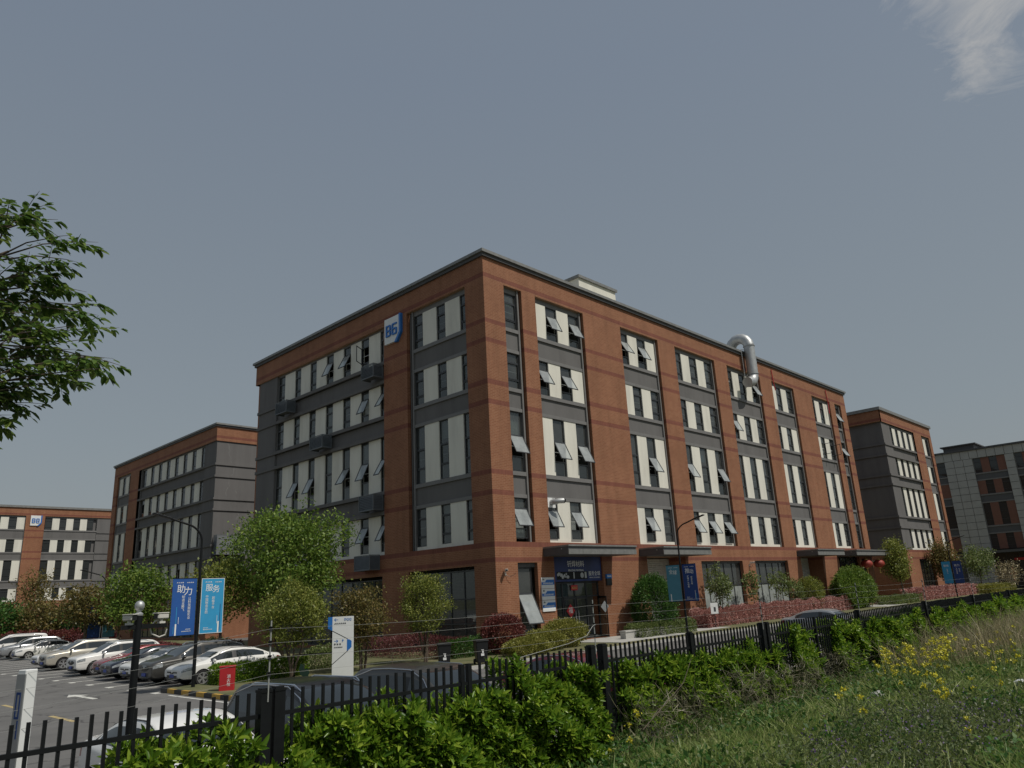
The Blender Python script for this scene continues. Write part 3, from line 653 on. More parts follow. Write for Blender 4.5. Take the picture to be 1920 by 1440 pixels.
FS.bay(*rb[3], fl(*rb[3], ['WPWPW']*4), {(0, 0): H, (0, 1): H, (0, 2): H, (1, 0): H, (1, 2): H})
FS.bay(*rb[4], fl(*rb[4], ['WPWPW']*4), {(3, 2): H, (2, 0): H})
FS.bay(*rb[5], fl(*rb[5], ['WPWP', 'PWPW', 'WPWP', 'PWPW']))
FS.bay(*rb[6], fl(*rb[6], ['PWPW', 'WPWP', 'PWPW', 'WPWP']), {(2, 0): 'caseR', (2, 1): 'caseR'})
FS.bay(*rb[7], nbs(*rb[7]), {(3, 0): H, (2, 0): H}, ledge=False)
la = [('W', 1.80, 2.56), ('P', 2.56, 4.01), ('W', 4.01, 4.93), ('P', 4.93, 6.36), ('W', 6.36, 7.32)]
FW.bay(1.77, 7.84, [la]*4, {}, strip=.5)
we = [(10.55, 11.25), (12.66, 13.66), (15.03, 16.03), (17.41, 18.43), (19.89, 20.85), (22.28, 23.23), (24.85, 25.95)]
lb = []
for i, (a, c) in enumerate(we):
    lb.append(('W', a, c))
    if i < 6: lb.append(('P', c, we[i+1][0]))
FW.bay(10.5, 26.0, [lb]*4, {(3, 1): 'caseR', (3, 2): H, (3, 3): H, (2, 0): H, (2, 1): H, (1, 0): H, (1, 1): H, (1, 2): H, (1, 4): H, (1, 5): H, (0, 0): H, (0, 1): H}, strip=.03)
# ground floor
storefront(FW, 1.8, 7.93, .3, 4.6, 5, [1.55, 2.95]); storefront(FW, 10.77, 25.18, .3, 4.5, 11, [1.55, 2.95])
storefront(FS, 22.32, 28.88, .45, 4.72, 5, [2.95], frost=2.95); storefront(FS, 31.12, 37.43, .45, 4.72, 5, [2.95], frost=2.95)
b = FS.mb()
for (a, c, e, f) in (gs[3], gs[4]): b.box((a, -.45, f-.13), (c, -.2, f-.001))
b.box((1.8, -.45, 4.6), (3.5, -.2, 4.849)); b.build('window_head', M_reveal, bm_)
# tall ground floor window with an open sash
w1 = storefront(FS, 1.85, 3.25, .3, 4.6, 1, [1.2, 3.1])
sb = MB(TS, True); an = R(26)
def sashquad(z_t, h, a, e, parent):
    sb = FS.mb(); ca, sa = math.cos(an), math.sin(an)
    P = lambda x, y, t: (x, -.28+t*sa+y*ca, z_t-t*ca+y*sa)
    def bx(x0, x1, t0, t1, m, y0=0, y1=.05):
        i = [sb.pt(P(*p)) for p in ((x0,y0,t0),(x1,y0,t0),(x1,y1,t0),(x0,y1,t0),(x0,y0,t1),(x1,y0,t1),(x1,y1,t1),(x0,y1,t1))]
        for q in ((0,3,2,1),(4,5,6,7),(0,1,5,4),(1,2,6,5),(2,3,7,6),(3,0,4,7)): sb.f.append([i[k] for k in q]); sb.m.append(m)
    bx(a, a+.06, 0, h, 0); bx(e-.06, e, 0, h, 0); bx(a+.06, e-.06, 0, .06, 0); bx(a+.06, e-.06, h-.06, h, 0); bx(a+.06, e-.06, h*.55, h*.55+.03, 2, -.03, -.01); bx(a+.06, e-.06, .06, h-.06, 1, .02, .026)
    return sb.build('sash', [M_frame, M_sash, M_bar], parent)
sashquad(3.08, 1.9, 1.9, 3.2, w1)
storefront(FS, 55.65, 57.35, .3, 4.8, 1, [1.4, 3.2])
# roller shutters set back in their porches
for (a, c, e, f) in (gs[2], gs[5]):
    b = FS.mb(); dd = -1.5; n = 34
    b.face([(a, -.28, e), (a, dd-.1, e), (a, dd-.1, f), (a, -.28, f)], 1); b.face([(c, -.28, e), (c, -.28, f), (c, dd-.1, f), (c, dd-.1, e)], 1); b.face([(a, -.28, f), (c, -.28, f), (c, dd-.1, f), (a, dd-.1, f)], 1); b.face([(a, -.28, e+.01), (c, -.28, e+.01), (c, dd-.1, e+.01), (a, dd-.1, e+.01)], 2)
    b.build('porch', [M_brick, M_brick, M_conc], bm_)
    b = FS.mb()
    for k in range(n):
        z0 = e+.04+(f-e-.1)*k/n; z1 = e+.04+(f-e-.1)*(k+1)/n; zm = (z0+z1)/2
        b.face([(a, dd, z0), (c, dd, z0), (c, dd+.05, zm), (a, dd+.05, zm)]); b.face([(a, dd+.05, zm), (c, dd+.05, zm), (c, dd, z1), (a, dd, z1)])
    b.build('roller_shutter', M_shutter, bm_)
canopy(FS, 4.1, 10.95); canopy(FS, 14.15, 20.5); canopy(FS, 39.65, 45.9); canopy(FS, 49.1, 58.9)
# entrance: glazed screen, doors, one leaf standing open
b = FS.mb(); a, c, e, f = gs[1]; dd = -.9
b.face([(a, -.28, e), (a, dd-.1, e), (a, dd-.1, f), (a, -.28, f)]); b.face([(c, -.28, e), (c, -.28, f), (c, dd-.1, f), (c, dd-.1, e)]); b.face([(a, -.28, f), (c, -.28, f), (c, dd-.1, f), (a, dd-.1, f)]); b.face([(a, -.28, e+.004), (c, -.28, e+.004), (c, dd-.1, e+.004), (a, dd-.1, e+.004)])
b.build('entrance_porch', M_brick, bm_)
b = FS.mb(); d0, d1 = -.55, -.45
for x in (5.05, 6.15, 7.35, 8.5, 9.74): b.box((x-.04, d0, .17), (x+.04, d1, 3.62))
for z in (.2, 2.75, 3.6): b.box((5.02, d0, z-.04), (9.8, d1, z+.04))
en = b.build('entrance_screen', M_frame, bm_)
g = FS.mb()
for x0, x1 in ((5.09, 6.11), (6.19, 7.31), (7.39, 8.46)): g.face([(x0, -.5, .21), (x1, -.5, .21), (x1, -.5, 2.71), (x0, -.5, 2.71)])
for x0, x1 in ((5.09, 6.11), (6.19, 7.31), (7.39, 8.46), (8.54, 9.7)): g.face([(x0, -.5, 2.79), (x1, -.5, 2.79), (x1, -.5, 3.56), (x0, -.5, 3.56)])
g.build('glass_pane', M_clear, en)
b = FS.mb()
for x0 in (6.22, 7.42):
    for (p0, p1) in (((x0, -.47, .2), (x0+.07, -.42, 2.7)), ((x0+1.0, -.47, .2), (x0+1.07, -.42, 2.7)), ((x0+.07, -.47, .2), (x0+1.0, -.42, .3)), ((x0+.07, -.47, 2.6), (x0+1.0, -.42, 2.7))): b.box(p0, p1)
dr = b.build('door', M_darkgrey, bm_); b = FS.mb()
for x in (7.22, 7.5): b.box((x, -.42, .9), (x+.03, -.36, 1.9))
b.build('door_handle', M_steel, dr)
# the open leaf hinged at the right jamb
ol = empty('entrance_door_leaf', (0, 0, 0)); ol.parent = bm_
bb = MB(); L_ = 1.12
for (p0, p1) in (((0, 0, 0), (.08, .05, 2.5)), ((L_-.08, 0, 0), (L_, .05, 2.5)), ((.08, 0, 0), (L_-.08, .05, .10)), ((.08, 0, 2.4), (L_-.08, .05, 2.5))): bb.box(p0, p1)
bb.box((L_-.2, -.03, 1.0), (L_-.12, 0, 1.15))
lf = bb.build('leaf_frame', M_black, ol); gg = MB(); gg.face([(.08, .025, .1), (L_-.08, .025, .1), (L_-.08, .025, 2.4), (.08, .025, 2.4)]); gg.build('leaf_glass', M_clear, ol)
ol.location = (9.66, .52, .2); ol.rotation_euler = (0, 0, R(-112))
b = FS.mb(); b.box((49.4, -.6, .2), (55.08, -.58, 5.15), 1)
for x in (49.45, 51.1, 52.7, 54.3, 55.03): b.box((x-.05, -.58, .2), (x+.05, -.5, 5.15))
for z in (.25, 2.9, 4.1): b.box((49.4, -.58, z-.05), (55.08, -.49, z+.05))
b.build('glazed_door', [M_frame, M_darkglass], bm_)
# roof stair house
b = MB(); b.box((13.9, 3.2, 23.5), (18.8, 8.5, 27.45), 0); b.box((13.75, 3.05, 27.45), (18.95, 8.65, 27.68), 1); b.build('roof_house', [M_white, M_cap], bm_)
# downpipes
b = MB(); b.tube([(39.9, -.1, 23.6), (40.0, -.1, 22.2), (40.3, -.06, 21.5)], .05, 6, 0); b.tube([(53.3, -.1, 23.6), (53.5, -.1, 22.0), (53.4, -.1, 20.9)], .05, 6, 0); b.build('downpipe', M_red, bm_)
# low step wall beside the entrance
b = MB(); b.box((38.4, 28.3, .14), (43.4, 28.7, .55)); b.box((38.35, 28.25, .55), (43.45, 28.75, .62)); b.build('low_wall', M_conc)
tag(bpy.data.objects['low_wall'], 'low pale concrete kerb wall on the entrance pavement beside the steps', 'low wall')

# --- block behind on the left
lbk = empty('office_building', (37.4, 83.8, 0), 0, 'red brick and charcoal block behind the parked cars, its end wall of cracked grey stucco', 'building')
G = Facade(lbk, TW); G2 = Facade(lbk, TS)
w = G.mb(); G.wall(w, 23.7, 33.4, 0, 23.9, [(26.9, 31.9, *HZ)], th=.28); G.wall(w, 0, 23.7, 22.2, 23.9, []); G.wall(w, 0, 23.7, 0, 6.05, [(3, 22, .3, 4.7)]); w.build('west_wall', M_brick, lbk)
w = G2.mb(); G2.wall(w, 0, 34, 22.2, 23.9, []); G2.wall(w, 0, 34, 0, 6.05, []); w.build('south_wall', M_brick, lbk)
b = MB(); b.box((.14, .12, 6.05), (34, 3.1, 22.198)); b.box((.14, 3.1, 6.05), (.6, 3.3, 22.198))
b.box((.3, .3, 22.198), (34, 33.4, 23.85)); b.box((1, 3.1, 0), (34, 33.4, 22.1))
for z in (8.7, 10.05, 14.1, 15.35, 17.95, 19.35): b.box((.0, .0, z), (34, .12, z+.25)); b.box((.0, .12, z), (.14, 23.7, z+.25))
b.build('grey_end_wall', M_grey, lbk)
b = MB(); b.box((-.14, -.14, 23.9), (34, .4, 24.1), 1); b.box((-.14, .4, 23.9), (.4, 33.5, 24.1), 1); b.box((-.25, -.25, 24.1), (34, .45, 24.3)); b.box((-.25, .45, 24.1), (.45, 33.6, 24.3)); b.build('parapet', [M_cap, M_capdark], lbk)
sl_ = []; n = 8
for k in range(n):
    a = 3.3+k*2.6; sl_.append(('W', a, a+1.15))
    if k < n-1: sl_.append(('P', a+1.15, a+2.6))
G.bay(3.2, 23.7, [sl_]*4, {(2, 7): H, (1, 7): H, (0, 2): H}, detail=False, strip=.6, glass=M_darkglass)
G.bay(26.9, 31.9, fl(26.9, 31.9, ['WPWP']*4), detail=False, glass=M_darkglass)
storefront(G, 3, 22, .3, 4.6, 12, [1.6, 3.0], glass=M_darkglass)
# pale repaired cracks in the stucco
b = MB(TS, True); rr = random.Random(3)
for x, z0, z1 in ((2.0, 19.7, 22.0), (1.6, 15.8, 17.8), (2.3, 10.8, 14.0), (1.9, 17.9, 19.3), (2.8, 16.2, 16.6), (3.1, 12.8, 13.4)):
    px, z = x, z0
    while z < z1:
        nx, nz = px+rr.uniform(-.22, .22), z+rr.uniform(.15, .35); w_ = rr.uniform(.015, .06); b.face([(px-w_, -.117, z), (px+w_, -.117, z), (nx+w_, -.117, nz), (nx-w_, -.117, nz)]); px, z = nx, nz
b.build('crack_repair', M_greytrim, lbk)
# --- B8 block far left
b8 = empty('office_building', (22.0, 166.0, 0), 0, 'distant sunlit brick block with a B8 sign and rows of white panels', 'building')
G = Facade(b8, TS); w = G.mb()
G.wall(w, -12, 28.6, 22.4, 23.9, []); G.wall(w, -12, 28.6, 0, 6.6, [(1, 14, .3, 4.8), (20, 28, .3, 4.8)]); G.wall(w, 16.0, 19.2, 6.6, 22.4, []); w.build('south_wall', M_brick, b8)
b = MB(); b.box((28.6, .15, 6.6), (33, 3, 22.39)); b.box((-12, .6, 0), (33, 20, 23.8))
for z in (8.7, 10.05, 14.1, 15.35, 17.95, 19.35): b.box((28.6, .02, z), (33.1, .15, z+.25))
b.build('grey_end_wall', M_grey, b8)
w = G.mb(); G.wall(w, 28.6, 33, 22.4, 23.9, []); G.wall(w, 28.6, 33, 0, 6.6, []); w.build('brick_end', M_brick, b8)
b = MB(); b.box((-12, -.2, 23.9), (33.2, .5, 24.3)); b.build('parapet', M_cap, b8)
sr = [];
for k in range(4):
    a = 19.35+k*2.45; sr.append(('W', a, a+1.2))
    if k < 3: sr.append(('P', a+1.2, a+2.45))
sr2 = []
for k in range(10):
    a = 14.6-k*2.62; sr2.append(('P', a, a+1.3)); sr2.append(('W', a-1.32, a))
rw8 = [(6.9, 8.95), (10.4, 14.1), (15.6, 17.95), (19.85, 22.1)]
G.bay(19.2, 28.6, [sr]*4, detail=False, strip=.05, glass=M_darkglass, rows=rw8, holez=(6.6, 22.4)); G.bay(-12, 16.0, [sr2]*4, detail=False, strip=.1, glass=M_darkglass, rows=rw8, holez=(6.6, 22.4))
storefront(G, 1, 14, .3, 4.7, 8, [2.0], glass=M_darkglass); storefront(G, 20, 28, .3, 4.7, 5, [2.0], glass=M_darkglass)
# --- block behind on the right
rbk = empty('office_building', (101.8, 31.2, 0), 0, 'brick block with charcoal end wall standing just beyond the far end of the nearest block', 'building')
G = Facade(rbk, TS); w = G.mb()
G.wall(w, -.3, 21.0, 22.4, 23.9, []); G.wall(w, 0, 21.0, 0, 6.05, [(4.6, 10.4, .3, 4.9), (16.5, 20.3, .3, 4.9)]); G.wall(w, 12.8, 21.0, 6.05, 22.4, [(16.2, 19.9, 6.05, 22.4)], th=.28); w.build('south_wall', M_brick, rbk)
b = MB(); b.box((-.3, .0, 22.4), (0.1, 12, 23.9)); b.box((0.02, .02, 0), (.3, 12, 6.05)); b.box((20.7, .3, 0), (21, 30, 23.9)); b.build('west_wall', M_brick, rbk)
b = MB(); b.box((.15, .14, 6.05), (3.2, 12, 22.39)); b.box((1.0, .7, 0), (20.6, 12, 23.8))
for z in (8.7, 10.05, 14.1, 15.35, 17.95, 19.35): b.box((.0, .02, z), (12.8, .14, z+.25)); b.box((.0, .14, z), (.15, 12, z+.25))
b.build('grey_end_wall', M_grey, rbk)
b = MB(); b.box((-.5, -.2, 23.9), (21.2, .5, 24.3)); b.box((-.5, .5, 23.9), (.2, 12.2, 24.3)); b.build('parapet', [M_cap], rbk)
G.bay(3.2, 12.8, [split(3.25, 12.5, 'WPWPWPWP')]*4, detail=False, glass=M_darkglass); G.bay(16.2, 19.9, [split(16.25, 19.6, 'WPW')]*4, detail=False, glass=M_darkglass)
storefront(G, 4.65, 10.35, .3, 4.7, 5, [1.5, 3.0], glass=M_darkglass); storefront(G, 16.5, 20.3, .3, 4.7, 4, [3.0], glass=M_darkglass)
# --- stone clad block far right
fr = empty('office_building', (153.0, 0, 0), 0, 'pale grey stone clad block with brown panels and dark windows, farthest along the fence', 'building')
G = Facade(fr, TW); FRR = [(6.55, 9.15), (10.6, 14.5), (16.05, 18.45), (19.85, 22.45)]
def tiles(b, s0, s1, z0, z1, nx, nz_):
    for i in range(nx):
        for j in range(nz_):
            a, c = s0+(s1-s0)*i/nx, s0+(s1-s0)*(i+1)/nx; e, f = z0+(z1-z0)*j/nz_, z0+(z1-z0)*(j+1)/nz_
            b.box((a+.03, -.2, e+.03), (c-.03, 0, f-.03))
b = G.mb(); tiles(b, 33.0, 37.5, .2, 22.5, 3, 18); tiles(b, 26.6, 28.0, 6.5, 22.5, 1, 13); tiles(b, 21.5, 23, 6.5, 22.5, 1, 13); tiles(b, 10, 43, 22.5, 24.0, 24, 1); tiles(b, 40.6, 43, .2, 22.5, 2, 18); tiles(b, 15, 16.5, 6.5, 22.5, 1, 13); tiles(b, 10, 10.5, 6.5, 22.5, 1, 13)
b.build('stone_cladding', M_stoneG, fr)
b = MB(); b.box((.75, 8, 0), (30, 44, 24.0)); b.build('core_wall', M_charc, fr)
b = MB(); b.box((-.25, 8, 24.0), (30, 44, 24.3)); b.box((1, 32.5, 24.3), (7, 37.5, 25.2)); b.box((.6, 32.1, 25.2), (7.4, 37.9, 25.4)); b.build('parapet', M_capdark, fr)
for a, c, pt in ((28.0, 33.0, ['PWPW', 'PWPW', 'WPWP', 'PWPW']), (23.0, 26.6, ['WPW']*4), (16.5, 21.5, ['WPWP']*4), (10.5, 15, ['WPW']*4), (37.5, 40.6, ['PW', 'WP', 'PW', 'WP'])):
    G.bay(a, c, [split(a, c, p) for p in pt], detail=False, strip=.04, panelmat=M_brown, spmat=M_charc, glass=M_darkglass, rows=FRR, holez=(6.3, 22.5), ledge=False)
b = G.mb(); b.box((14, 0, 5.9), (34.2, 2.2, 6.3)); b.build('canopy', M_charc, fr)
storefront(G, 10, 33, .3, 5.9, 12, [2.2, 4.2], d=-.1, glass=M_darkglass)
b = G.mb()
for s_ in (30.6, 28.2, 25.8): b.box((s_-.12, -.04, 1.2), (s_+.12, -.02, 3.4)); b.box((s_-.5, -.04, 2.2), (s_+.5, -.02, 2.4))
b.box((27, -.04, 4.5), (30, -.02, 4.9))
b.build('door_banner', M_red, fr)

# ------------------------------------------------------------------ cars (front faces +X, wheels on z = 0)
def interp(x, P):
    xs = [p[0] for p in P]; return float(np.interp(x, xs, [p[1] for p in P]))
CARS = {
 'sedan': dict(L=4.7, W=.91, st=[-2.36,-2.32,-2.2,-2.0,-1.72,-1.40,-1.04,-.92,-.50,-.02,.06,.40,.62,1.12,1.28,1.6,1.9,2.12,2.26,2.33,2.355,2.37],
   top=[(-2.36,.78),(-2.32,.98),(-2.2,1.06),(-1.72,1.10),(-1.0,1.40),(-.5,1.46),(0,1.475),(.5,1.41),(1.2,1.03),(1.6,.98),(2.0,.90),(2.26,.82),(2.34,.77),(2.37,.70)],
   belt=[(-2.36,.72),(-2.3,.92),(-2.0,1.02),(-1.5,.985),(0,.93),(1.2,.91),(1.7,.88),(2.1,.82),(2.3,.74),(2.37,.67)],
   wid=[(-2.36,.62),(-2.32,.74),(-2.2,.84),(-1.8,.89),(0,.91),(1.6,.90),(2.0,.88),(2.2,.85),(2.34,.81),(2.37,.78)],
   roofw=.60, ws=(.55,1.2), rw=(-1.75,-1.0), side=(-1.45,1.0), pil=(-.02,.06), wh=(1.42,-1.38,.325)),
 'suv': dict(L=4.66, W=.93, st=[-2.33,-2.30,-2.2,-2.02,-1.72,-1.62,-1.2,-.80,-.66,-.3,.04,.12,.40,.62,1.12,1.26,1.6,1.9,2.12,2.24,2.29,2.315,2.33],
   top=[(-2.33,.85),(-2.30,1.0),(-2.2,1.20),(-1.95,1.58),(-1.6,1.66),(-.5,1.70),(.1,1.69),(.5,1.60),(1.2,1.17),(1.6,1.12),(2.0,1.04),(2.24,.97),(2.31,.92),(2.33,.85)],
   belt=[(-2.33,.80),(-2.3,.98),(-2.1,1.12),(-1.5,1.10),(0,1.05),(1.2,1.04),(1.7,1.0),(2.1,.95),(2.28,.88),(2.33,.80)],
   wid=[(-2.33,.70),(-2.30,.78),(-2.2,.86),(-1.8,.91),(0,.93),(1.6,.92),(2.0,.90),(2.2,.88),(2.31,.85),(2.33,.82)],
   roofw=.66, ws=(.5,1.2), rw=(-2.22,-1.95), side=(-1.85,1.0), pil=(.04,.12), wh=(1.38,-1.34,.365)),
 'van': dict(L=5.0, W=.95, st=[-2.5,-2.47,-2.4,-2.3,-2.0,-1.4,-1.28,-.7,-.2,.1,.18,.7,1.0,1.75,1.9,2.1,2.3,2.42,2.48,2.5],
   top=[(-2.5,.9),(-2.47,1.2),(-2.4,1.7),(-2.3,1.9),(-1.6,1.97),(0,1.98),(.8,1.92),(1.85,1.22),(2.1,1.12),(2.3,1.0),(2.48,.85),(2.5,.66)],
   belt=[(-2.5,.85),(-2.4,1.1),(0,1.1),(1.7,1.08),(2.1,1.0),(2.4,.85),(2.5,.62)],
   wid=[(-2.5,.75),(-2.47,.82),(-2.3,.9),(0,.95),(1.8,.93),(2.2,.87),(2.42,.78),(2.5,.66)],
   roofw=.74, ws=(.75,1.85), rw=(-2.42,-2.3), side=(-2.0,1.4), pil=(.1,.18), wh=(1.6,-1.5,.345)),
}
CAR_MESH = {}
def car_meshes(kind):
    if kind in CAR_MESH: return CAR_MESH[kind]
    c = CARS[kind]; bm = bmesh.new(); secs = []
    for x in c['st']:
        w_ = interp(x, c['wid']); zb = interp(x, c['belt']); zt = max(interp(x, c['top']), zb+.012)
        end = abs(x) > c['L']/2-.12; zl = .24 if not end else .24+.10*(abs(x)-(c['L']/2-.12))/.12
        t = min(1, max(0, (zt-zb-.06)/.34)); rw_ = w_*(1-t)*.80+c['roofw']*t; gb = w_*(.955-.015*t)
        hz = zt-zb
        P = [(0, zl), (w_*.80, zl), (w_*.96, zl+.07), (w_, zl+.42*(zb-zl)), (w_*1.0, zl+.72*(zb-zl)), (w_*.985, zb-.035), (gb, zb+.02*t),
             (gb+(rw_-gb)*.80, zb+hz*(.86 if t > .3 else .6)), (gb+(rw_-gb)*.93, zb+hz*(.945 if t > .3 else .78)), (rw_*.80, zb+hz*(.985 if t > .3 else .95)), (0, zt)]
        secs.append(([bm.verts.new((x, y, z)) for y, z in P], [bm.verts.new((x, -y, z)) if 0 < k < 10 else None for k, (y, z) in enumerate(P)]))
    for L_, Rr in secs: Rr[0] = L_[0]; Rr[10] = L_[10]
    def mat(x0, x1, j):
        xm = (x0+x1)/2; nose = xm > c['L']/2-.16
        if j == 0: return 4
        if j == 1: return 4
        if j == 6 and c['side'][0] <= xm <= c['side'][1]:
            return 4 if c['pil'][0] <= xm <= c['pil'][1] else 2
        if j >= 8 and c['ws'][0] <= xm <= c['ws'][1]: return 1
        if j >= 8 and c['rw'][0] <= xm <= c['rw'][1]: return 3
        if j == 4 and xm > c['L']/2-.50 and xm < c['L']/2-.03: return 5
        if j == 4 and xm < -c['L']/2+.32: return 6
        return 0
    for (A, Ar), (B, Br), x0, x1 in zip(secs, secs[1:], c['st'], c['st'][1:]):
        for j in range(10):
            m = mat(x0, x1, j)
            for P0, P1, fl_ in ((A, B, False), (Ar, Br, True)):
                q = [P0[j], P1[j], P1[j+1], P0[j+1]]
                f = bm.faces.new(q if not fl_ else q[::-1]); f.material_index = m; f.smooth = True
    for (A, Ar), front in ((secs[0], False), (secs[-1], True)):
        for j in range(10):
            vs = [A[j], A[j+1], Ar[j+1], Ar[j]]; vs = [v for k, v in enumerate(vs) if v not in vs[:k]]
            f = bm.faces.new(vs if front else vs[::-1]); f.smooth = True
            f.material_index = (4 if j in (1, 2, 4) else 0) if front else (4 if j < 2 else 0)
    bmesh.ops.recalc_face_normals(bm, faces=list(bm.faces))
    me = bpy.data.meshes.new('car_shell'); bm.to_mesh(me); bm.free()
    for m in (M_cwhite, M_carglass, M_carglass, M_carglass, M_plastic, M_lamp, M_tail): me.materials.append(m)
    o = bpy.data.objects.new('car_shell', me); COL.objects.link(o)
    sd = o.modifiers.new('s', 'SUBSURF'); sd.levels = 2; sd.render_levels = 2
    cut = MB(); R_ = c['wh'][2]*1.14
    for wx in c['wh'][:2]:
        for sg in (1, -1): cut.lathe([(R_, sg*.62), (R_, sg*1.2)] if sg > 0 else [(R_, -1.2), (R_, -.62)], (wx, 0, c['wh'][2]), 28, axis='Y')
    co = cut.build('cutter', M_plastic); bmc = bmesh.new(); bmc.from_mesh(co.data); bmesh.ops.recalc_face_normals(bmc, faces=list(bmc.faces)); bmc.to_mesh(co.data); bmc.free()
    for m in (M_cwhite, M_carglass, M_carglass, M_carglass, M_plastic, M_lamp, M_tail)[1:]: co.data.materials.append(m)
    co.data.polygons.foreach_set('material_index', [4]*len(co.data.polygons))
    bo = o.modifiers.new('b', 'BOOLEAN'); bo.operation = 'DIFFERENCE'; bo.object = co; bo.solver = 'EXACT'
    ev = o.evaluated_get(bpy.context.evaluated_depsgraph_get()); full = bpy.data.meshes.new_from_object(ev)
    bpy.data.objects.remove(o); bpy.data.objects.remove(co)
    V = np.empty(len(full.vertices)*3, np.float32); full.vertices.foreach_get('co', V); V = V.reshape(-1, 3)
    groups = {}
    for p in full.polygons: groups.setdefault(p.material_index, []).append(list(p.vertices))
    out = {}
    split_ = {}
    for mi, fs in groups.items():
        if mi in (2, 5, 6):
            for f in fs: split_.setdefault((mi, 1 if sum(V[v][1] for v in f) > 0 else -1), []).append(f)
        else: split_[(mi, 0)] = fs
    for (mi, sd_), fs in split_.items():
        used = sorted({v for f in fs for v in f}); mp = {v: k for k, v in enumerate(used)}
        mm = bpy.data.meshes.new({0: 'body', 1: 'windscreen', 2: 'side_window', 3: 'rear_window', 4: 'black_trim', 5: 'headlamp', 6: 'tail_lamp'}.get(mi, 'body'))
        mm.from_pydata([tuple(V[v]) for v in used], [], [[mp[v] for v in f] for f in fs]); mm.polygons.foreach_set('use_smooth', [True]*len(mm.polygons))
        try: mm.set_sharp_from_angle(angle=R(50))
        except Exception: pass
        out[(mi, sd_)] = mm
    CAR_MESH[kind] = out; return out
def wheel_meshes(r):
    key = 'w%.3f' % r
    if key in CAR_MESH: return CAR_MESH[key]
    b = MB(); b.lathe([(r*.68, -.10), (r*.93, -.105), (r, -.07), (r, .07), (r*.93, .105), (r*.68, .10)], n=28, axis='Y'); t = b.build('tyre', M_tyre, smooth=True)
    b = MB(); k = 5; b.lathe([(r*.60, -.02), (r*.70, -.02), (r*.71, .112), (r*.64, .112), (r*.61, .03)], n=28, axis='Y'); b.lathe([(r*.05, .05), (r*.17, .06), (r*.15, .108), (r*.02, .11)], n=12, axis='Y')
    for i in range(k):
        for off in (-.16, .16):
            a = 2*math.pi*i/k+off; ca, sa = math.cos(a), math.sin(a); wv = .022
            p0 = Vector((ca, 0, sa))*r*.12; p1 = Vector((ca, 0, sa))*r*.66; n_ = Vector((-sa, 0, ca))*wv
            q = [b.pt(v) for v in (p0-n_+Vector((0,.10,0)), p0+n_+Vector((0,.10,0)), p1+n_+Vector((0,.108,0)), p1-n_+Vector((0,.108,0)), p0-n_+Vector((0,.06,0)), p0+n_+Vector((0,.06,0)), p1+n_+Vector((0,.06,0)), p1-n_+Vector((0,.06,0)))]
            for f in ((0,1,2,3),(4,7,6,5),(0,4,5,1),(1,5,6,2),(2,6,7,3),(3,7,4,0)): b.f.append([q[z] for z in f]); b.m.append(0)
    g = b.build('rim', M_rim); b = MB(); b.lathe([(r*.01, -.02), (r*.6, -.02), (r*.6, .0), (r*.01, .0)], n=20, axis='Y'); h = b.build('hub', M_plastic)
    res = (t.data, g.data, h.data)
    for o in (t, g, h): bpy.data.objects.remove(o)
    CAR_MESH[key] = res; return res
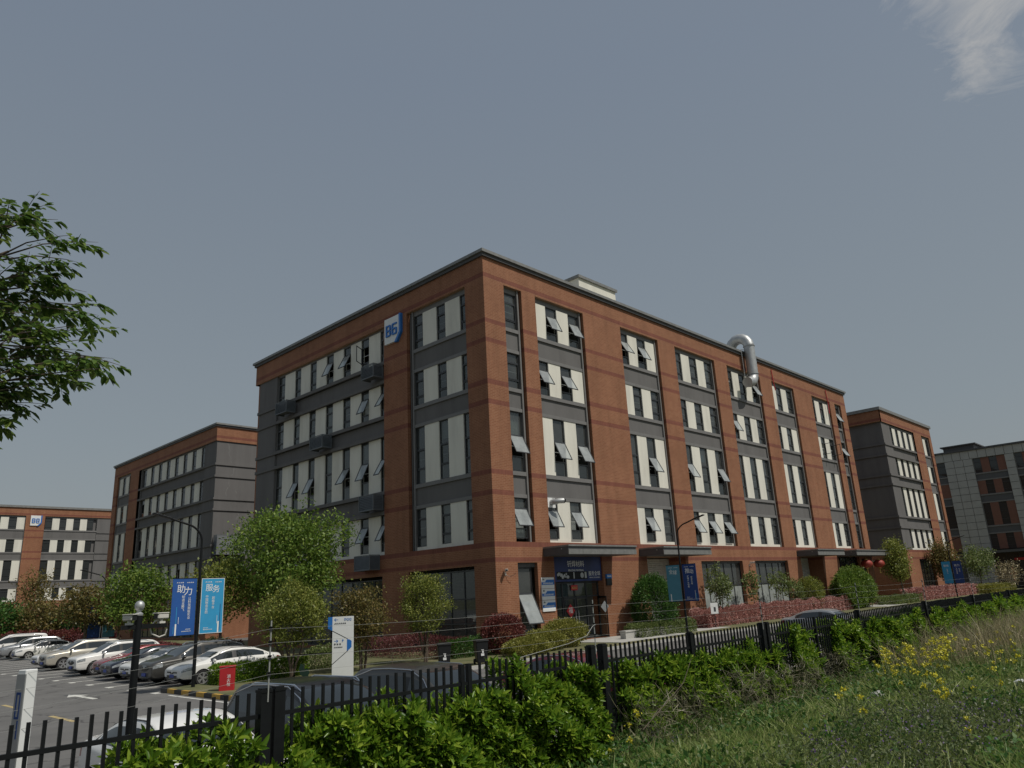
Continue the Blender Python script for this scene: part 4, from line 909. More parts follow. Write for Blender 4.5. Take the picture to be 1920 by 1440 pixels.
def car(kind, paint, x, y, rz, label, roof=None, rails=False, group=None, name='parked_car'):
    c = CARS[kind]; root = empty(name, (x, y, 0), rz, label, 'car', group); ms = car_meshes(kind)
    for (mi, _sd), me in ms.items():
        if mi == 0:
            me = me.copy(); me.materials.append(paint); link('body', me, root)
        else:
            if not me.materials: me.materials.append([None, M_carglass, M_carglass, M_carglass, M_plastic, M_lamp, M_tail][mi])
            link(me.name, me, root)
    r = c['wh'][2]; tm, gm, hm = wheel_meshes(r)
    for wx in c['wh'][:2]:
        for sg in (1, -1):
            wo_ = link('wheel', tm, root); wo_.location = (wx, sg*(c['W']-.115), r); wo_.rotation_euler = (0, random.uniform(0, 1.2), 0 if sg > 0 else math.pi)
            link('rim', gm, wo_); link('hub', hm, wo_)
    bx_ = interp(1.0, c['belt'])
    for sg in (1, -1):
        b = MB(); b.lathe([(.01, -.05), (.07, -.04), (.10, .0), (.09, .05), (.02, .07)], n=12, axis='X'); me = b.build('mirror', paint, root, smooth=True)
        me.location = (.98, sg*(c['W']+.07), bx_+.07); me.scale = (1, 1.15, .72)
        b = MB(); b.box((.95, sg*(c['W']-.06), bx_+.0), (1.02, sg*(c['W']+.06), bx_+.06)); b.build('mirror_arm', M_plastic, root)
        for hx in (.22, -.78):
            b = MB(); b.box((hx-.11, sg*(c['W']-.005), bx_-.14), (hx+.11, sg*(c['W']+.022), bx_-.115)); b.build('door_handle', M_chrome if paint in (M_cblack, M_cmaroon) else paint, root, bevel=.006)
        if paint in (M_cblack, M_cgrey, M_cmaroon, M_cwhite) and name == 'parked_car':
            b = MB(); P_ = []
            for xx, f_ in ((1.12, .06), (.86, .45), (.55, .84), (.1, .955), (-.6, .955), (-1.2, .94), (c['side'][0]+.05, .72), (c['side'][0]-.12, .12)):
                w2 = interp(xx, c['wid']); zb2 = interp(xx, c['belt']); zt2 = max(interp(xx, c['top']), zb2+.2); yb = w2*.945; P_.append((xx, sg*(yb+(c['roofw']-yb)*min(1, f_*1.0)+.012), zb2+(zt2-zb2)*f_*.965+.012))
            b.tube(P_, .011, 6); b.build('window_trim', M_chrome if paint != M_cwhite else M_plastic, root, smooth=True)
        if rails:
            b = MB(); zt = interp(0, c['top']); b.tube([(.45, sg*(c['roofw']-.04), zt-.11), (.25, sg*(c['roofw']-.02), zt-.01), (-1.2, sg*(c['roofw']-.02), zt-.03), (-1.55, sg*(c['roofw']-.04), zt-.12)], .018, 6); b.build('roof_rail', M_chrome, root, smooth=True)
    fx = c['L']/2; gz_ = interp(fx-.03, c['belt'])
    b = MB(); b.lathe([(.02, -.03), (.7, -.015), (1, 0), (.8, .02), (.3, .03)], n=20, axis='X'); g_ = b.build('grille', M_plastic, root, smooth=True); g_.location = (fx-.045, 0, gz_-.135); g_.scale = (2.2, .56, .125 if kind == 'sedan' else .16)
    b = MB(); b.lathe([(.02, -.03), (.7, -.015), (1, 0), (.8, .02), (.3, .03)], n=20, axis='X'); g_ = b.build('air_intake', M_plastic, root, smooth=True); g_.location = (fx-.06, 0, .34); g_.scale = (2.8, .70, .085)
    b = MB(); b.box((fx-.02, -.22, .40), (fx+.025, .22, .53)); b.build('number_plate', M_plate, root)
    b = MB(); b.tube([(fx-.02, -.3, interp(fx-.03, c['belt'])-.03), (fx+.02, 0, interp(fx-.03, c['belt'])-.02), (fx-.02, .3, interp(fx-.03, c['belt'])-.03)], .014, 6); b.lathe([(.01, -.01), (.06, 0), (.01, .02)], (fx+.015, 0, interp(fx-.03, c['belt'])-.10), 12, axis='X'); b.build('grille_trim', M_chrome, root)
    return root
PI = math.pi
rowx = 16.3; GR = 'cars parked nose out along the left building'
car('sedan', M_cwhite, 16.2, 34.0, PI, 'white saloon parked nearest the red hydrant box, at the near end of the row', group=GR)
car('suv', M_cgrey, 15.95, 36.5, PI, 'dark grey sport utility car parked beside the white saloon behind the banner lamp post', rails=True, group=GR)
car('sedan', M_cwhite, 16.1, 39.2, PI, 'white saloon squeezed between the dark grey sport utility car and the black saloon', group=GR)
car('sedan', M_cnavy, 16.1, 41.8, PI, 'blue-black saloon parked between a white saloon and the red one', group=GR)
car('sedan', M_cred, 16.6, 44.5, PI, 'bright red saloon in the row of parked cars', group=GR)
car('suv', M_cwhite, 16.2, 47.6, PI, 'white sport utility car with alloy wheels parked next to the red saloon', rails=True, group=GR)
car('sedan', M_cgrey, 17.0, 50.3, PI, 'dark car half hidden behind the white sport utility car in the row', group=GR)
car('suv', M_cgold, 16.8, 55.3, PI, 'champagne coloured tall sport utility car with a big front lamp in the row', rails=True, group=GR)
car('sedan', M_cwhite, 17.2, 58.5, PI, 'white hatchback with black grille at the far end of the row', group=GR)
GF = 'cars parked in the far rank'
car('sedan', M_cwhite, 19.6, 73.9, R(176), 'white saloon with its whole side showing, parked across from the far rank', group=GF)
car('suv', M_csilver, 19.4, 77.6, R(176), 'silver grey estate car behind the white saloon in the far rank', group=GF)
car('van', M_cwhite, 19.0, 81.5, R(176), 'white van farthest back in the car park', group=GF)
GN = 'cars parked nose to the fence'
car('sedan', M_cwhite, 5.5, 12.9, -PI/2, 'white car parked just behind the fence, partly hidden by the hedge', group=GN)
car('suv', M_cblack, 7.95, 12.9, -PI/2, 'black sport utility car with chrome window line parked behind the fence', rails=True, group=GN)
car('suv', M_cgrey, 10.75, 13.0, -PI/2, 'grey metallic sport utility car parked behind the fence beside the black one', group=GN)
car('sedan', M_cmaroon, 16.3, 13.6, -PI/2, 'maroon saloon behind the fence near the double gate posts', group=GN)
car('sedan', M_csilver, 42.2, 17.6, -PI/2, 'silver car whose roof just shows above the far fence', group=GN)

# ------------------------------------------------------------------ fence, posts, wires
FY = 7.5
fence = empty('fence', (0, FY, 0), 0, 'black metal picket fence with paired posts running the length of the site edge', 'fence')
posts = [-1.3, 3.99, 4.14, 9.26, 9.54, 12.05, 14.75, 14.95, 19.9, 25.2, 30.5, 35.8, 41.1, 46.4, 51.7, 57.0, 62.3, 67.6, 72.9, 78.2]
thin = [6.66, 6.78, 17.3]
for x in posts:
    b = MB(); w_ = .058 if x not in (12.05,) else .045
    b.box((x-w_, -w_, .6), (x+w_, w_, 2.19)); b.box((x-w_-.006, -w_-.006, 2.19), (x+w_+.006, w_+.006, 2.215)); b.box((x-w_*.8, -w_*.8, 2.215), (x+w_*.8, w_*.8, 2.23)); b.build('post', M_black, fence)
for x in thin:
    b = MB(); b.box((x-.03, -.03, .6), (x+.03, .03, 2.2)); b.build('post', M_black, fence)
ends = [-6.5, -1.3, 4.065, 9.4, 14.85]+[19.9+5.3*k for k in range(12)]
for a, c in zip(ends, ends[1:]):
    b = MB(); n = round((c-a)/.12)
    for k in range(1, n):
        x = a+(c-a)*k/n
        if min(abs(x-p) for p in posts+thin) < .075: continue
        dz = random.uniform(-.008, .008); b.box((x-.0135, -.0135, .75), (x+.0135, .0135, 2.2+dz))
    for z in (1.97, 1.02): b.box((a+.06, -.02, z-.02), (c-.06, .02, z+.02))
    b.build('picket_panel', M_black, fence)
# electric wire rods and strands above the fence
rods = [(4.0, 7.44), (9.31, 7.44), (14.71, 7.44), (19.9, 7.44), (25.2, 7.44), (30.5, 7.44)]
WZ = (2.80, 2.66, 2.52, 2.36)
wf = empty('wire_fence', (0, 0, 0), 0, 'thin pale electric wires strung on white rods above the black picket fence', 'wire fence')
for x, y in rods:
    b = MB(); b.tube([(x, y, 2.1), (x+.01, y, 2.88)], .0085, 6); o = b.build('rod', M_wire, wf)
    b = MB()
    for z in WZ: b.lathe([(.008, z-.025), (.022, z-.02), (.015, z), (.022, z+.02), (.008, z+.025)], (x+.005, y, 0), 8)
    b.build('insulator', M_black, o)
for z in WZ:
    b = MB(); pts = []
    for (x0, y0), (x1, y1) in zip(rods, rods[1:]+[(58, 7.44)]):
        for k in range(6):
            t = k/6; pts.append((x0+(x1-x0)*t, y0-.018, z-.07*t*(1-t)*(1+abs(math.sin(x0+z*9)))*1.2))
    pts.append((58, 7.42, z)); b.tube(pts, .0016, 4); b.build('wire', M_wire, wf)
for z, z2 in zip(WZ, (2.56, 2.43, 2.26, 2.10)):
    b = MB(); b.tube([(4.0, 7.42, z), (3.0, 7.74, (z+z2)/2-.02), (2.03, 8.06, z2), (-2.0, 9.3, z2-.3)], .0016, 4); b.build('wire', M_wire, wf)
b = MB(); b.tube([(9.32, 7.42, 2.52), (9.2, 7.38, 2.5), (9.0, 7.34, 2.38), (8.6, 7.36, 2.3), (7.6, 7.38, 2.2)], .004, 5); b.build('loose_wire', M_wire, wf)
# white fibreglass end post of the wires
wp = empty('wire_end_post', (2.03, 8.12, 0), R(20), 'white square post with a blue mark, behind the near fence pickets', 'post')
wp.scale = (.92, 1.0, 1)
b = MB(); b.box((-.06, -.045, 0), (.06, .06, 2.585)); b.build('shaft', M_signwhite, wp, bevel=.006)
b = MB(); b.box((-.072, -.06, .1), (-.0605, .055, 2.55)); b.build('shade_side', M_csilver, wp)  # grey sheet over the white left face, its shade put into the colour
b = MB()
for (y0, z0, y1, z1) in ((-.03, 2.38, .03, 2.40), (-.03, 2.18, .03, 2.20), (-.03, 2.20, -.015, 2.38), (.015, 2.20, .03, 2.38), (-.03, 2.02, -.015, 2.17)): b.box((-.0745, y0, z0), (-.0722, y1, z1))
b.build('mark', M_navy, wp)
# camera pole
cp = empty('camera_pole', (3.22, 8.9, 0), 0, 'black pole with steel ball finial carrying two white cameras behind the fence', 'camera pole')
b = MB(); b.tube([(0, 0, 0), (0, 0, 3.0)], [.042, .038], 16); b.build('pole', M_black, cp, smooth=True)
b = MB(); b.lathe([(.026, 2.99), (.042, 3.0), (.043, 3.02), (.022, 3.035), (.022, 3.045), (.038, 3.06), (.049, 3.085), (.051, 3.105), (.046, 3.13), (.028, 3.15), (.004, 3.157)], n=20); b.build('finial', M_steel, cp, smooth=True)
b = MB(); b.box((-.17, -.02, 2.86), (.30, .02, 2.905)); b.build('cross_arm', M_black, cp)
for sx, rz in ((-.095, R(115)), (.245, R(15))):
    cm_ = empty('camera', (sx, 0, 2.905), rz); cm_.parent = cp; cm_.scale = (.72, .72, .72)
    b = MB(); b.box((-.10, -.055, .06), (.10, .055, .15)); b.build('housing', M_camwhite, cm_, bevel=.02)
    b = MB(); b.box((-.12, -.062, .145), (.09, .062, .16)); b.build('hood', M_camwhite, cm_, bevel=.004)
    b = MB(); b.box((-.102, -.045, .07), (-.10, .045, .14)); b.build('lens', M_plastic, cm_)
    b = MB(); b.tube([(0, 0, 0), (0, 0, .06)], .025, 8); b.box((-.05, -.03, .0), (.05, .03, .03)); b.build('bracket', M_camwhite, cm_)
b = MB(); b.tube([(.30, 0, 2.97), (.18, .02, 2.93), (.14, .03, 2.86), (.16, .03, 2.80), (.24, .02, 2.76), (.30, .01, 2.78), (.31, 0, 2.84)], .008, 6); b.build('cable', M_camwhite, cp, smooth=True)

# ------------------------------------------------------------------ street lamps with banners
def lamp_arm(b, ax, ay, h, reach):
    P = [(0, 0, h-1.3)]
    for k in range(9):
        a = k/8*R(78); r_ = .95; P.append((ax*(r_-r_*math.cos(a)), ay*(r_-r_*math.cos(a)), h-1.3+.35+r_*math.sin(a)*.8))
    e = P[-1]; P.append((ax*reach, ay*reach, e[2]+.18)); b.tube(P, [.045]*len(P), 8); return P[-1]
def street_lamp(loc, ax, ay, h, label):
    root = empty('street_lamp', (*loc, .1), 0, label, 'street lamp', 'street lamps with banners')
    b = MB(); b.tube([(0, 0, -.1), (0, 0, .02)], .14, 12); b.tube([(0, 0, 0), (0, 0, h-1.3)], [.075, .05], 12); b.build('pole', M_black, root, smooth=True)
    b = MB(); e = lamp_arm(b, ax, ay, h, 1.35); b.build('arm', M_black, root, smooth=True)
    b = MB(); p = Vector(e); d = Vector((ax, ay, .25)).normalized(); s_ = Vector((-ay, ax, 0)); u_ = d.cross(s_)
    b.T = lambda x, y, z: tuple(p+d*x+s_*y+u_*z)
    b.box((-.05, -.1, -.03), (.75, .1, .03)); b.box((.0, -.07, .03), (.7, .07, .045), 1); b.build('lamp_head', [M_black, M_signwhite], root, bevel=.008)
    return root
def banner(lamp, side, along, mat, spec, face, zt=4.25, h=2.2, w=.98, mirror_text=False):
    """along: 'x' or 'y' axis of the cloth; side: +1/-1 along it; spec: lettering; face: outward sign of the printed face"""
    root = empty('banner', (0, 0, 0), 0); root.parent = lamp
    o0 = .1
    T = (lambda s, d, z: (s, -d*1.0, z)) if along == 'x' else (lambda s, d, z: (-d, -s, z))
    # s runs to the viewer's right on the printed face
    lo = o0 if side > 0 else -o0-w
    b = MB(T); b.box((lo, -.012, zt-h), (lo+w, 0, zt)); b.build('cloth', mat, root)
    b = MB(T); b.box((min(0, lo), -.02, zt), (max(0, lo+w), .0, zt+.03)); b.box((min(0, lo), -.02, zt-h-.03), (max(0, lo+w), 0, zt-h)); b.build('banner_rod', M_black, root)
    b = MB(T)
    for (a0, b0, a1, b1) in ((0, 0, .02, h), (w-.02, 0, w, h), (.02, h-.02, w-.02, h), (.02, 0, w-.02, .02)): b.box((lo+a0, 0, zt-h+b0), (lo+a1, .003, zt-h+b1))
    b.build('hem', spec.get('hem', mat), root)
    rot = (R(90), 0, 0) if along == 'x' else (R(90), 0, R(-90))
    def put(txt, size, s_, z, vertical=False, bold=.012, sx=1):
        t = text_part('lettering', txt, size, T(lo+s_, .004, z), rot, M_letter, root, bold=bold, extrude=.002, vertical=vertical, sx=sx); return t
    for txt, size, s_, z in spec.get('big', []): put(txt, size, s_*w, zt-h*z, bold=.02)
    for txt, size, s_, z in spec.get('cols', []): put(txt, size, s_*w, zt-h*z, vertical=True)
    rects = []
    for s_, z, ww, hh, n in spec.get('print', []): rects += [(lo+s_*w+r[0], zt-h*z+r[1], lo+s_*w+r[2], zt-h*z+r[3]) for r in small_print(ww*w, hh, n, int(z*100+s_*10))]
    if rects: bars_part('small_print', rects, lambda s, d, z: T(s, d+.003, z), M_letter, root)
    bars = spec.get('bars', [])
    if bars:
        b = MB(lambda s, d, z: T(s, d+.003, z)); 
        for s_, z0, z1, ww, m in bars: b.box((lo+s_*w-ww/2, 0, zt-h*z1), (lo+s_*w+ww/2, .004, zt-h*z0), m)
        b.build('stripe', [M_letter, M_cyan, M_navy], root)
    return root
logo = [(.15, .075, .30, .035, 4), (.57, .075, .30, .035, 4)]
l1 = street_lamp((13.75, 31.65), -1, 0, 6.7, 'tall black lamp post with dark blue and cyan banners beside the white saloon')
banner(l1, -1, 'x', M_bannerblue, dict(big=[('助', .36, .36, .19), ('力', .36, .66, .235)], cols=[('制造业腾飞', .125, .47, .30), ('让科技赋能实业', .125, .73, .33)], print=logo+[(.62, .905, .22, .03, 4), (.46, .94, .40, .03, 7)], bars=[(.22, .50, .80, .022, 1), (.22, .80, 1.0, .06, 0), (.32, .68, .80, .015, 0), (.13, .84, .97, .018, 1)]), -1)
banner(l1, 1, 'x', M_cyan, dict(hem=M_signwhite, big=[('服', .32, .34, .18), ('务', .32, .64, .205)], cols=[('中国制造业的', .125, .26, .31), ('超级平台', .125, .54, .335)], print=logo+[(.16, .905, .22, .03, 4), (.16, .935, .40, .03, 7)], bars=[(.86, .48, .95, .022, 2), (.74, .68, .83, .014, 0), (.80, .79, 1.0, .06, 0)]), -1)
l2 = street_lamp((42.0, 26.25), 0, -1, 7.0, 'tall black lamp post with teal and navy banners in front of the roller shutter')
banner(l2, -1, 'y', M_teal, dict(big=[('全', .30, .34, .19), ('球', .30, .64, .215)], print=logo, bars=[(.2, .80, 1.0, .06, 0)], cols=[]), 1)
banner(l2, 1, 'y', M_navy, dict(hem=M_navy, big=[('推', .34, .36, .19), ('动', .30, .66, .21)], cols=[('区域产业结构', .125, .36, .31), ('转型升级', .125, .62, .335)], print=logo+[(.14, .905, .22, .03, 4), (.14, .94, .40, .03, 7)], bars=[(.78, .72, .95, .02, 0), (.84, .8, 1.0, .03, 1)]), 1)
l3 = street_lamp((104.5, 27.2), 0, -1, 7.0, 'distant black lamp post with cyan and navy banners by the far pink hedge')
banner(l3, -1, 'y', M_cyan, dict(big=[('服务', .3, .5, .2)], cols=[('超级平台', .15, .54, .335)]), 1, h=2.6); banner(l3, 1, 'y', M_navy, dict(big=[('助力', .3, .5, .2)], cols=[('让科技赋能', .15, .4, .3), ('制造业', .15, .7, .33)]), 1, h=2.6)
l4 = street_lamp((22.9, 71.5), -1, 0, 6.7, 'black lamp post with navy and teal banners among the far trees')
banner(l4, -1, 'x', M_navy, dict(big=[('推动', .3, .5, .2)], cols=[('区域产业', .16, .4, .3), ('转型升级', .16, .68, .33)]), -1, h=2.6, zt=3.9); banner(l4, 1, 'x', M_teal, dict(), -1, h=2.6, zt=3.9)

# ------------------------------------------------------------------ signs, boxes and other furniture
ws = empty('wayfinding_sign', (18.62, 28.42, .1), R(-38), 'tall white sign board with blue arrow panels standing on the grass', 'sign')
b = MB(); b.box((-.44, -.05, -.05), (.44, .05, 2.42)); b.build('board', M_signwhite, ws, bevel=.004)
def poly(name, pts, mat, parent, y=-.053, th=.006):
    b = MB(); f0 = [(x, y, z) for x, z in pts]; b.face(f0); n = len(pts)
    for i in range(n): (x0, z0), (x1, z1) = pts[i], pts[(i+1) % n]; b.face([(x0, y, z0), (x0, y+th, z0), (x1, y+th, z1), (x1, y, z1)])
    return b.build(name, mat, parent)
poly('blue_tab', [(-.62, 2.42), (-.44, 2.42), (-.44, 1.86), (-.62, 1.96)], M_signblue, ws, y=-.06, th=.11)
poly('blue_panel', [(.17, 1.50), (.28, 1.48), (.36, 1.42), (.36, 1.18), (.28, 1.10), (.17, 1.02)], M_signblue, ws)
b = MB()
def strip(b, p, q, w=.012):
    d = Vector((q[0]-p[0], q[1]-p[1])).normalized(); n_ = Vector((-d.y, d.x))*w; b.face([(p[0]-n_.x, -.054, p[1]-n_.y), (q[0]-n_.x, -.054, q[1]-n_.y), (q[0]+n_.x, -.054, q[1]+n_.y), (p[0]+n_.x, -.054, p[1]+n_.y)])
strip(b, (-.44, 1.86), (.20, 1.51)); strip(b, (-.44, .52), (.22, 1.05)); b.build('fold_line', M_black, ws)
b = MB()
for zc, dr_ in ((2.30, -1), (1.44, 1)):
    strip(b, (-.36, zc), (-.20, zc), .010); tipx = -.36 if dr_ < 0 else -.20
    strip(b, (tipx, zc), (tipx-dr_*.07, zc+.06), .011); strip(b, (tipx, zc), (tipx-dr_*.07, zc-.06), .011)
b.build('arrow', M_signblue, ws)
text_part('lettering', 'DQQ', .13, (.20, -.056, 2.30), (R(90), 0, 0), M_signblue, ws, bold=.006)
text_part('lettering', 'P', .15, (.0, -.056, 1.44), (R(90), 0, 0), M_signblue, ws, bold=.006)
text_part('lettering', '停 车 场', .085, (-.22, -.056, 1.31), (R(90), 0, 0), M_ltdark, ws, bold=.004)
bars_part('small_print', [(-.37+r[0], 2.12+r[1], -.37+r[2], 2.12+r[3]) for r in small_print(.50, .055, 6, 2)]+[(-.37+r[0], 1.17+r[1], -.37+r[2], 1.17+r[3]) for r in small_print(.36, .05, 9, 5)], lambda s, d, z: (s, -.052-d, z), M_ltdark, ws)

hy = empty('hydrant_box', (13.82, 28.85, .1), R(-30), 'red metal hydrant cover standing on the dry grass by the striped kerb', 'hydrant box')
b = MB(); b.box((-.27, -.22, -.1), (.27, .22, .86)); b.build('cover', M_red, hy, bevel=.02)
text_part('lettering', '消火栓', .14, (.07, -.224, .60), (R(90), 0, 0), M_letter, hy, bold=.006, vertical=True)
b = MB(); b.box((-.29, -.24, .86), (.29, .24, .90)); b.build('lid', M_red, hy, bevel=.01)

def bin_(loc, rz, label):
    r = empty('wheelie_bin', loc, rz, label, 'rubbish bin', 'black bins on the verge')
    bm = bmesh.new(); P = [(-.22, -.25, .08), (.22, -.25, .08), (.22, .22, .08), (-.22, .22, .08), (-.28, -.33, .98), (.28, -.33, .98), (.28, .32, .98), (-.28, .32, .98)]
    v = [bm.verts.new(p) for p in P]
    for q in ((0,3,2,1),(4,5,6,7),(0,1,5,4),(1,2,6,5),(2,3,7,6),(3,0,4,7)): bm.faces.new([v[k] for k in q])
    bmesh.ops.bevel(bm, geom=list(bm.edges), offset=.03, segments=2, affect='EDGES'); me = bpy.data.meshes.new('tub'); bm.to_mesh(me); bm.free(); me.materials.append(M_plastic); link('tub', me, r)
    b = MB(); b.box((-.30, -.36, .98), (.30, .36, 1.03)); b.box((-.26, -.28, 1.03), (.26, .28, 1.07)); b.box((-.27, .34, .93), (.27, .40, .98)); b.build('lid', M_plastic, r, bevel=.012)
    for s_ in (-.25, .25):
        b = MB(); b.lathe([(.02, s_-.03), (.12, s_-.03), (.12, s_+.03), (.02, s_+.03)], (0, .25, .12), 16, axis='X'); b.build('wheel', M_tyre, r)
    b = MB(); b.box((-.06, -.336, .62), (.06, -.31, .64)); b.box((-.02, -.336, .5), (.05, -.31, .6)); b.box((-.07, -.33, .38), (.07, -.30, .48), 0); b.build('label_print', M_letter, r)
    return r
bin_((22.2, 26.1, .13), R(-35), 'black wheelie bin standing nearer the purple hedge'); bin_((24.2, 25.9, .13), R(-30), 'taller looking black wheelie bin in front of the dark red ball shrub')

# building signs: separate things fixed on the walls
def code_sign(loc, rz, txt, label, s=1.0):
    r = empty('building_sign', loc, rz, label, 'sign'); b = MB()
    pts = [(-.85, .95), (.85, .95), (.85, -.35), (.35, -.95), (-.85, -.95)]
    def plate(b, pts, y0, y1, m=0):
        b.face([(x*s, y0, z*s) for x, z in pts], m); n = len(pts)
        for i in range(n): (x0, z0), (x1, z1) = pts[i], pts[(i+1) % n]; b.face([(x0*s, y0, z0*s), (x0*s, y1, z0*s), (x1*s, y1, z1*s), (x1*s, y0, z1*s)], m)
    plate(b, pts, -.16, 0); b.build('plate', M_signwhite, r)
    b = MB(); plate(b, [(.86, .98), (1.06, .98), (1.06, -.42), (.60, -1.02), (.30, -1.02), (.40, -.93), (.86, -.37)], -.20, 0); b.build('blue_fold', M_signblue, r)
    st = {'B': [(0, 0, .12, 1), (.12, .88, .5, 1), (.12, .44, .46, .56), (.12, 0, .5, .12), (.44, .12, .56, .46), (.44, .54, .56, .88)],
          '6': [(0, .06, .12, .94), (.06, .88, .56, 1), (.06, 0, .5, .12), (.44, .06, .56, .56), (.12, .46, .5, .58)], '8': [(0, .05, .12, .95), (.44, .05, .56, .95), (.08, .88, .48, 1), (.08, 0, .48, .12), (.12, .44, .44, .56)]}
    b = MB()
    for ci, ch in enumerate(txt):
        for k_, (a0, b0, a1, b1) in enumerate(st[ch]): b.box(((-.62+ci*.70+a0)*s, -.24-.002*k_, (-.45+b0*.85)*s), ((-.62+ci*.70+a1)*s, -.16, (-.45+b1*.85)*s))
    b.build('lettering', M_signblue, r); return r
    t = text_part('lettering', txt, 1.1*s, (-.02*s, -.22, -.02), (R(90), 0, 0), M_signblue, r, bold=.0, extrude=.05); t.scale = (.9, 1, 1)
    return r
code_sign((30.35, 31.0+9.35, 21.6), R(-90), 'B6', 'white B6 plate with blue folded edge high on the brick pier of the shaded wall')
code_sign((22.0+17.6, 166.0, 21.5), 0, 'B8', 'white B8 plate with blue folded edge on the brick pier of the distant block')
ds = empty('door_sign', (30.35, 31.0, 0), 0, 'dark blue company sign board above the glazed entrance under the canopy', 'sign')
b = MB(); b.box((5.05, .1, 3.68), (9.8, .22, 5.19)); b.build('board', plain("sign_deep_blue", (0.008, 0.022, 0.12), 0.4, var=0.35, scale=0.9), ds)
text_part('lettering', '钎焊材料', .42, (7.2, .094, 4.72), (R(90), 0, 0), M_letter, ds, bold=.012)
text_part('lettering', 'BRAZING MATERIAL', .17, (7.2, .094, 4.35), (R(90), 0, 0), M_signwhite, ds)
text_part('lettering', '服务全球', .30, (9.02, .094, 4.12), (R(90), 0, 0), M_letter, ds, bold=.01)
text_part('lettering', 'SERVING THE WORLD', .105, (9.02, .094, 3.88), (R(90), 0, 0), M_signwhite, ds)
b = MB(); b.box((5.3, .092, 3.80), (8.3, .0985, 4.28)); b.build('picture_strip', M_black, ds)
b = MB(); rr = random.Random(5)
for k in range(12): b.lathe([(.05, 0), (rr.uniform(.06, .11), 0), (.05, -.008)], (5.42+.11*k*.8, .09, 4.04+rr.uniform(-.12, .12)), 9, axis='Y')
b.lathe([(.11, .0), (.17, .0), (.17, -.008), (.11, -.008)], (7.75, .09, 4.04), 18, axis='Y'); b.box((8.02, .085, 3.86), (8.2, .09, 4.24)); b.box((6.9, .085, 3.85), (7.0, .09, 4.25))
b.build('product_picture', M_steel, ds)
dg = empty('directory_board', (30.35+3.70, 31.0, 0), 0, 'stack of three blue and white company boards on the brick beside the entrance', 'sign')
for k in range(3):
    z = 3.96-.66*k; b = MB(); b.box((0, -.07, z-.64), (1.14, 0, z)); o = b.build('panel', M_signwhite, dg, bevel=.005)
    poly('blue_band', [(0, z-.27), (.30, z-.27), (.46, z-.13), (1.14, z-.13), (1.14, z-.43), (0, z-.43)], M_signblue, o, y=-.074)
    bars_part('small_print', [(.12+r[0], z-.38+r[1], .12+r[2], z-.38+r[3]) for r in small_print(.9, .09, 11, k)], lambda s, d, z: (s, -.075-d, z), M_letter, o)
    bars_part('floor_mark', [(.10, z-.16, .17, z-.06), (.19, z-.15, .24, z-.08)], lambda s, d, z: (s, -.071-d, z), M_ltdark, o)
fu = empty('paper_diamond', (30.35+6.8, 31.44, 1.92), 0, 'red paper diamond with a white character stuck on the entrance door', 'door decoration')
poly('paper', [(0, .42), (.42, 0), (0, -.42), (-.42, 0)], M_red, fu, y=-.02, th=.008); text_part('lettering', '福', .40, (0, -.024, 0), (R(90), 0, 0), M_letter, fu, bold=.008)
rs = empty('red_notice', (30.35+7.3, 31.42, 3.3), 0, 'small red notice stuck on the glass above the entrance doors', 'notice'); b = MB(); b.box((-.32, 0, -.16), (.32, .01, .16)); b.build('paper', M_red, rs)
bars_part('small_print', [(-.26+r[0], -.06+r[1], -.26+r[2], -.06+r[3]) for r in small_print(.52, .12, 4, 3)], lambda s, d, z: (s, -d, z), M_gold, rs)
dm = empty('paper_diamond', (30.35+9.15, 30.55, 2.05), R(-20), 'pale grey diamond seen on the opened glass door leaf', 'door decoration'); poly('paper', [(0, .36), (.3, 0), (0, -.36), (-.3, 0)], M_csilver, dm, y=-.0, th=.006)
mb_ = empty('wall_box', (30.35+10.3, 31.0, 3.72), 0, 'small wall box with blue top fixed on the brick right of the entrance', 'wall box'); b = MB(); b.box((-.27, -.12, -.38), (.27, 0, .06)); b.build('case', M_darkgrey, mb_, bevel=.01); b = MB(); b.box((-.28, -.13, .06), (.28, 0, .34)); b.build('blue_top', M_signblue, mb_, bevel=.01)
bars_part('small_print', [(-.2, .16, -.1, .26), (-.05, .17, .2, .24)], lambda s, d, z: (s, -.132-d, z), M_letter, mb_)
# wall cameras
def wall_cam(loc, rz, label):
    r = empty('security_camera', loc, rz, label, 'camera'); b = MB(); b.tube([(0, 0, -.12), (.0, -.14, -.10), (0, -.2, .0)], .025, 6); b.box((-.05, -.03, -.2), (.05, 0, -.04)); b.build('bracket', M_camwhite, r)
    b = MB(); b.box((-.08, -.5, .0), (.08, -.1, .14)); b.build('housing', M_camwhite, r, bevel=.02); b = MB(); b.box((-.06, -.504, .02), (.06, -.498, .12)); b.build('lens', M_plastic, r)
    b = MB(); b.tube([(.02, -.02, -.2), (.25, -.02, -.28), (.5, -.02, -.2), (.6, -.01, -.1)], .012, 5); b.build('cable', M_plastic, r)
wall_cam((30.35+.75, 31.0, 4.35), R(-35), 'white security camera on the brick near the building corner')
wall_cam((30.35+30.0, 31.0, 4.6), R(0), 'white security camera between the two wide shop windows')
wall_cam((30.35+58.2, 31.0, 4.6), R(20), 'white security camera at the far end past the red lanterns')
vp = empty('vent_pipe', (30.35+5.35, 30.98, 8.55), 0, 'bent galvanised vent pipe poking from a second floor window', 'vent pipe'); b = MB(); b.tube([(0, .3, 0), (0, -.1, 0), (.12, -.3, .05), (.42, -.45, .06)], .17, 14); b.build('pipe', M_steel, vp, smooth=True); b = MB(); b.lathe([(.1, .0), (.165, .0), (.165, .02), (.1, .02)], (.43, -.46, .06), 14, axis='X'); b.build('pipe_mouth', M_black, vp); b = MB(); b.box((-.45, .22, -.32), (.4, .26, .3)); b.build('blanking_plate', M_signwhite, vp)
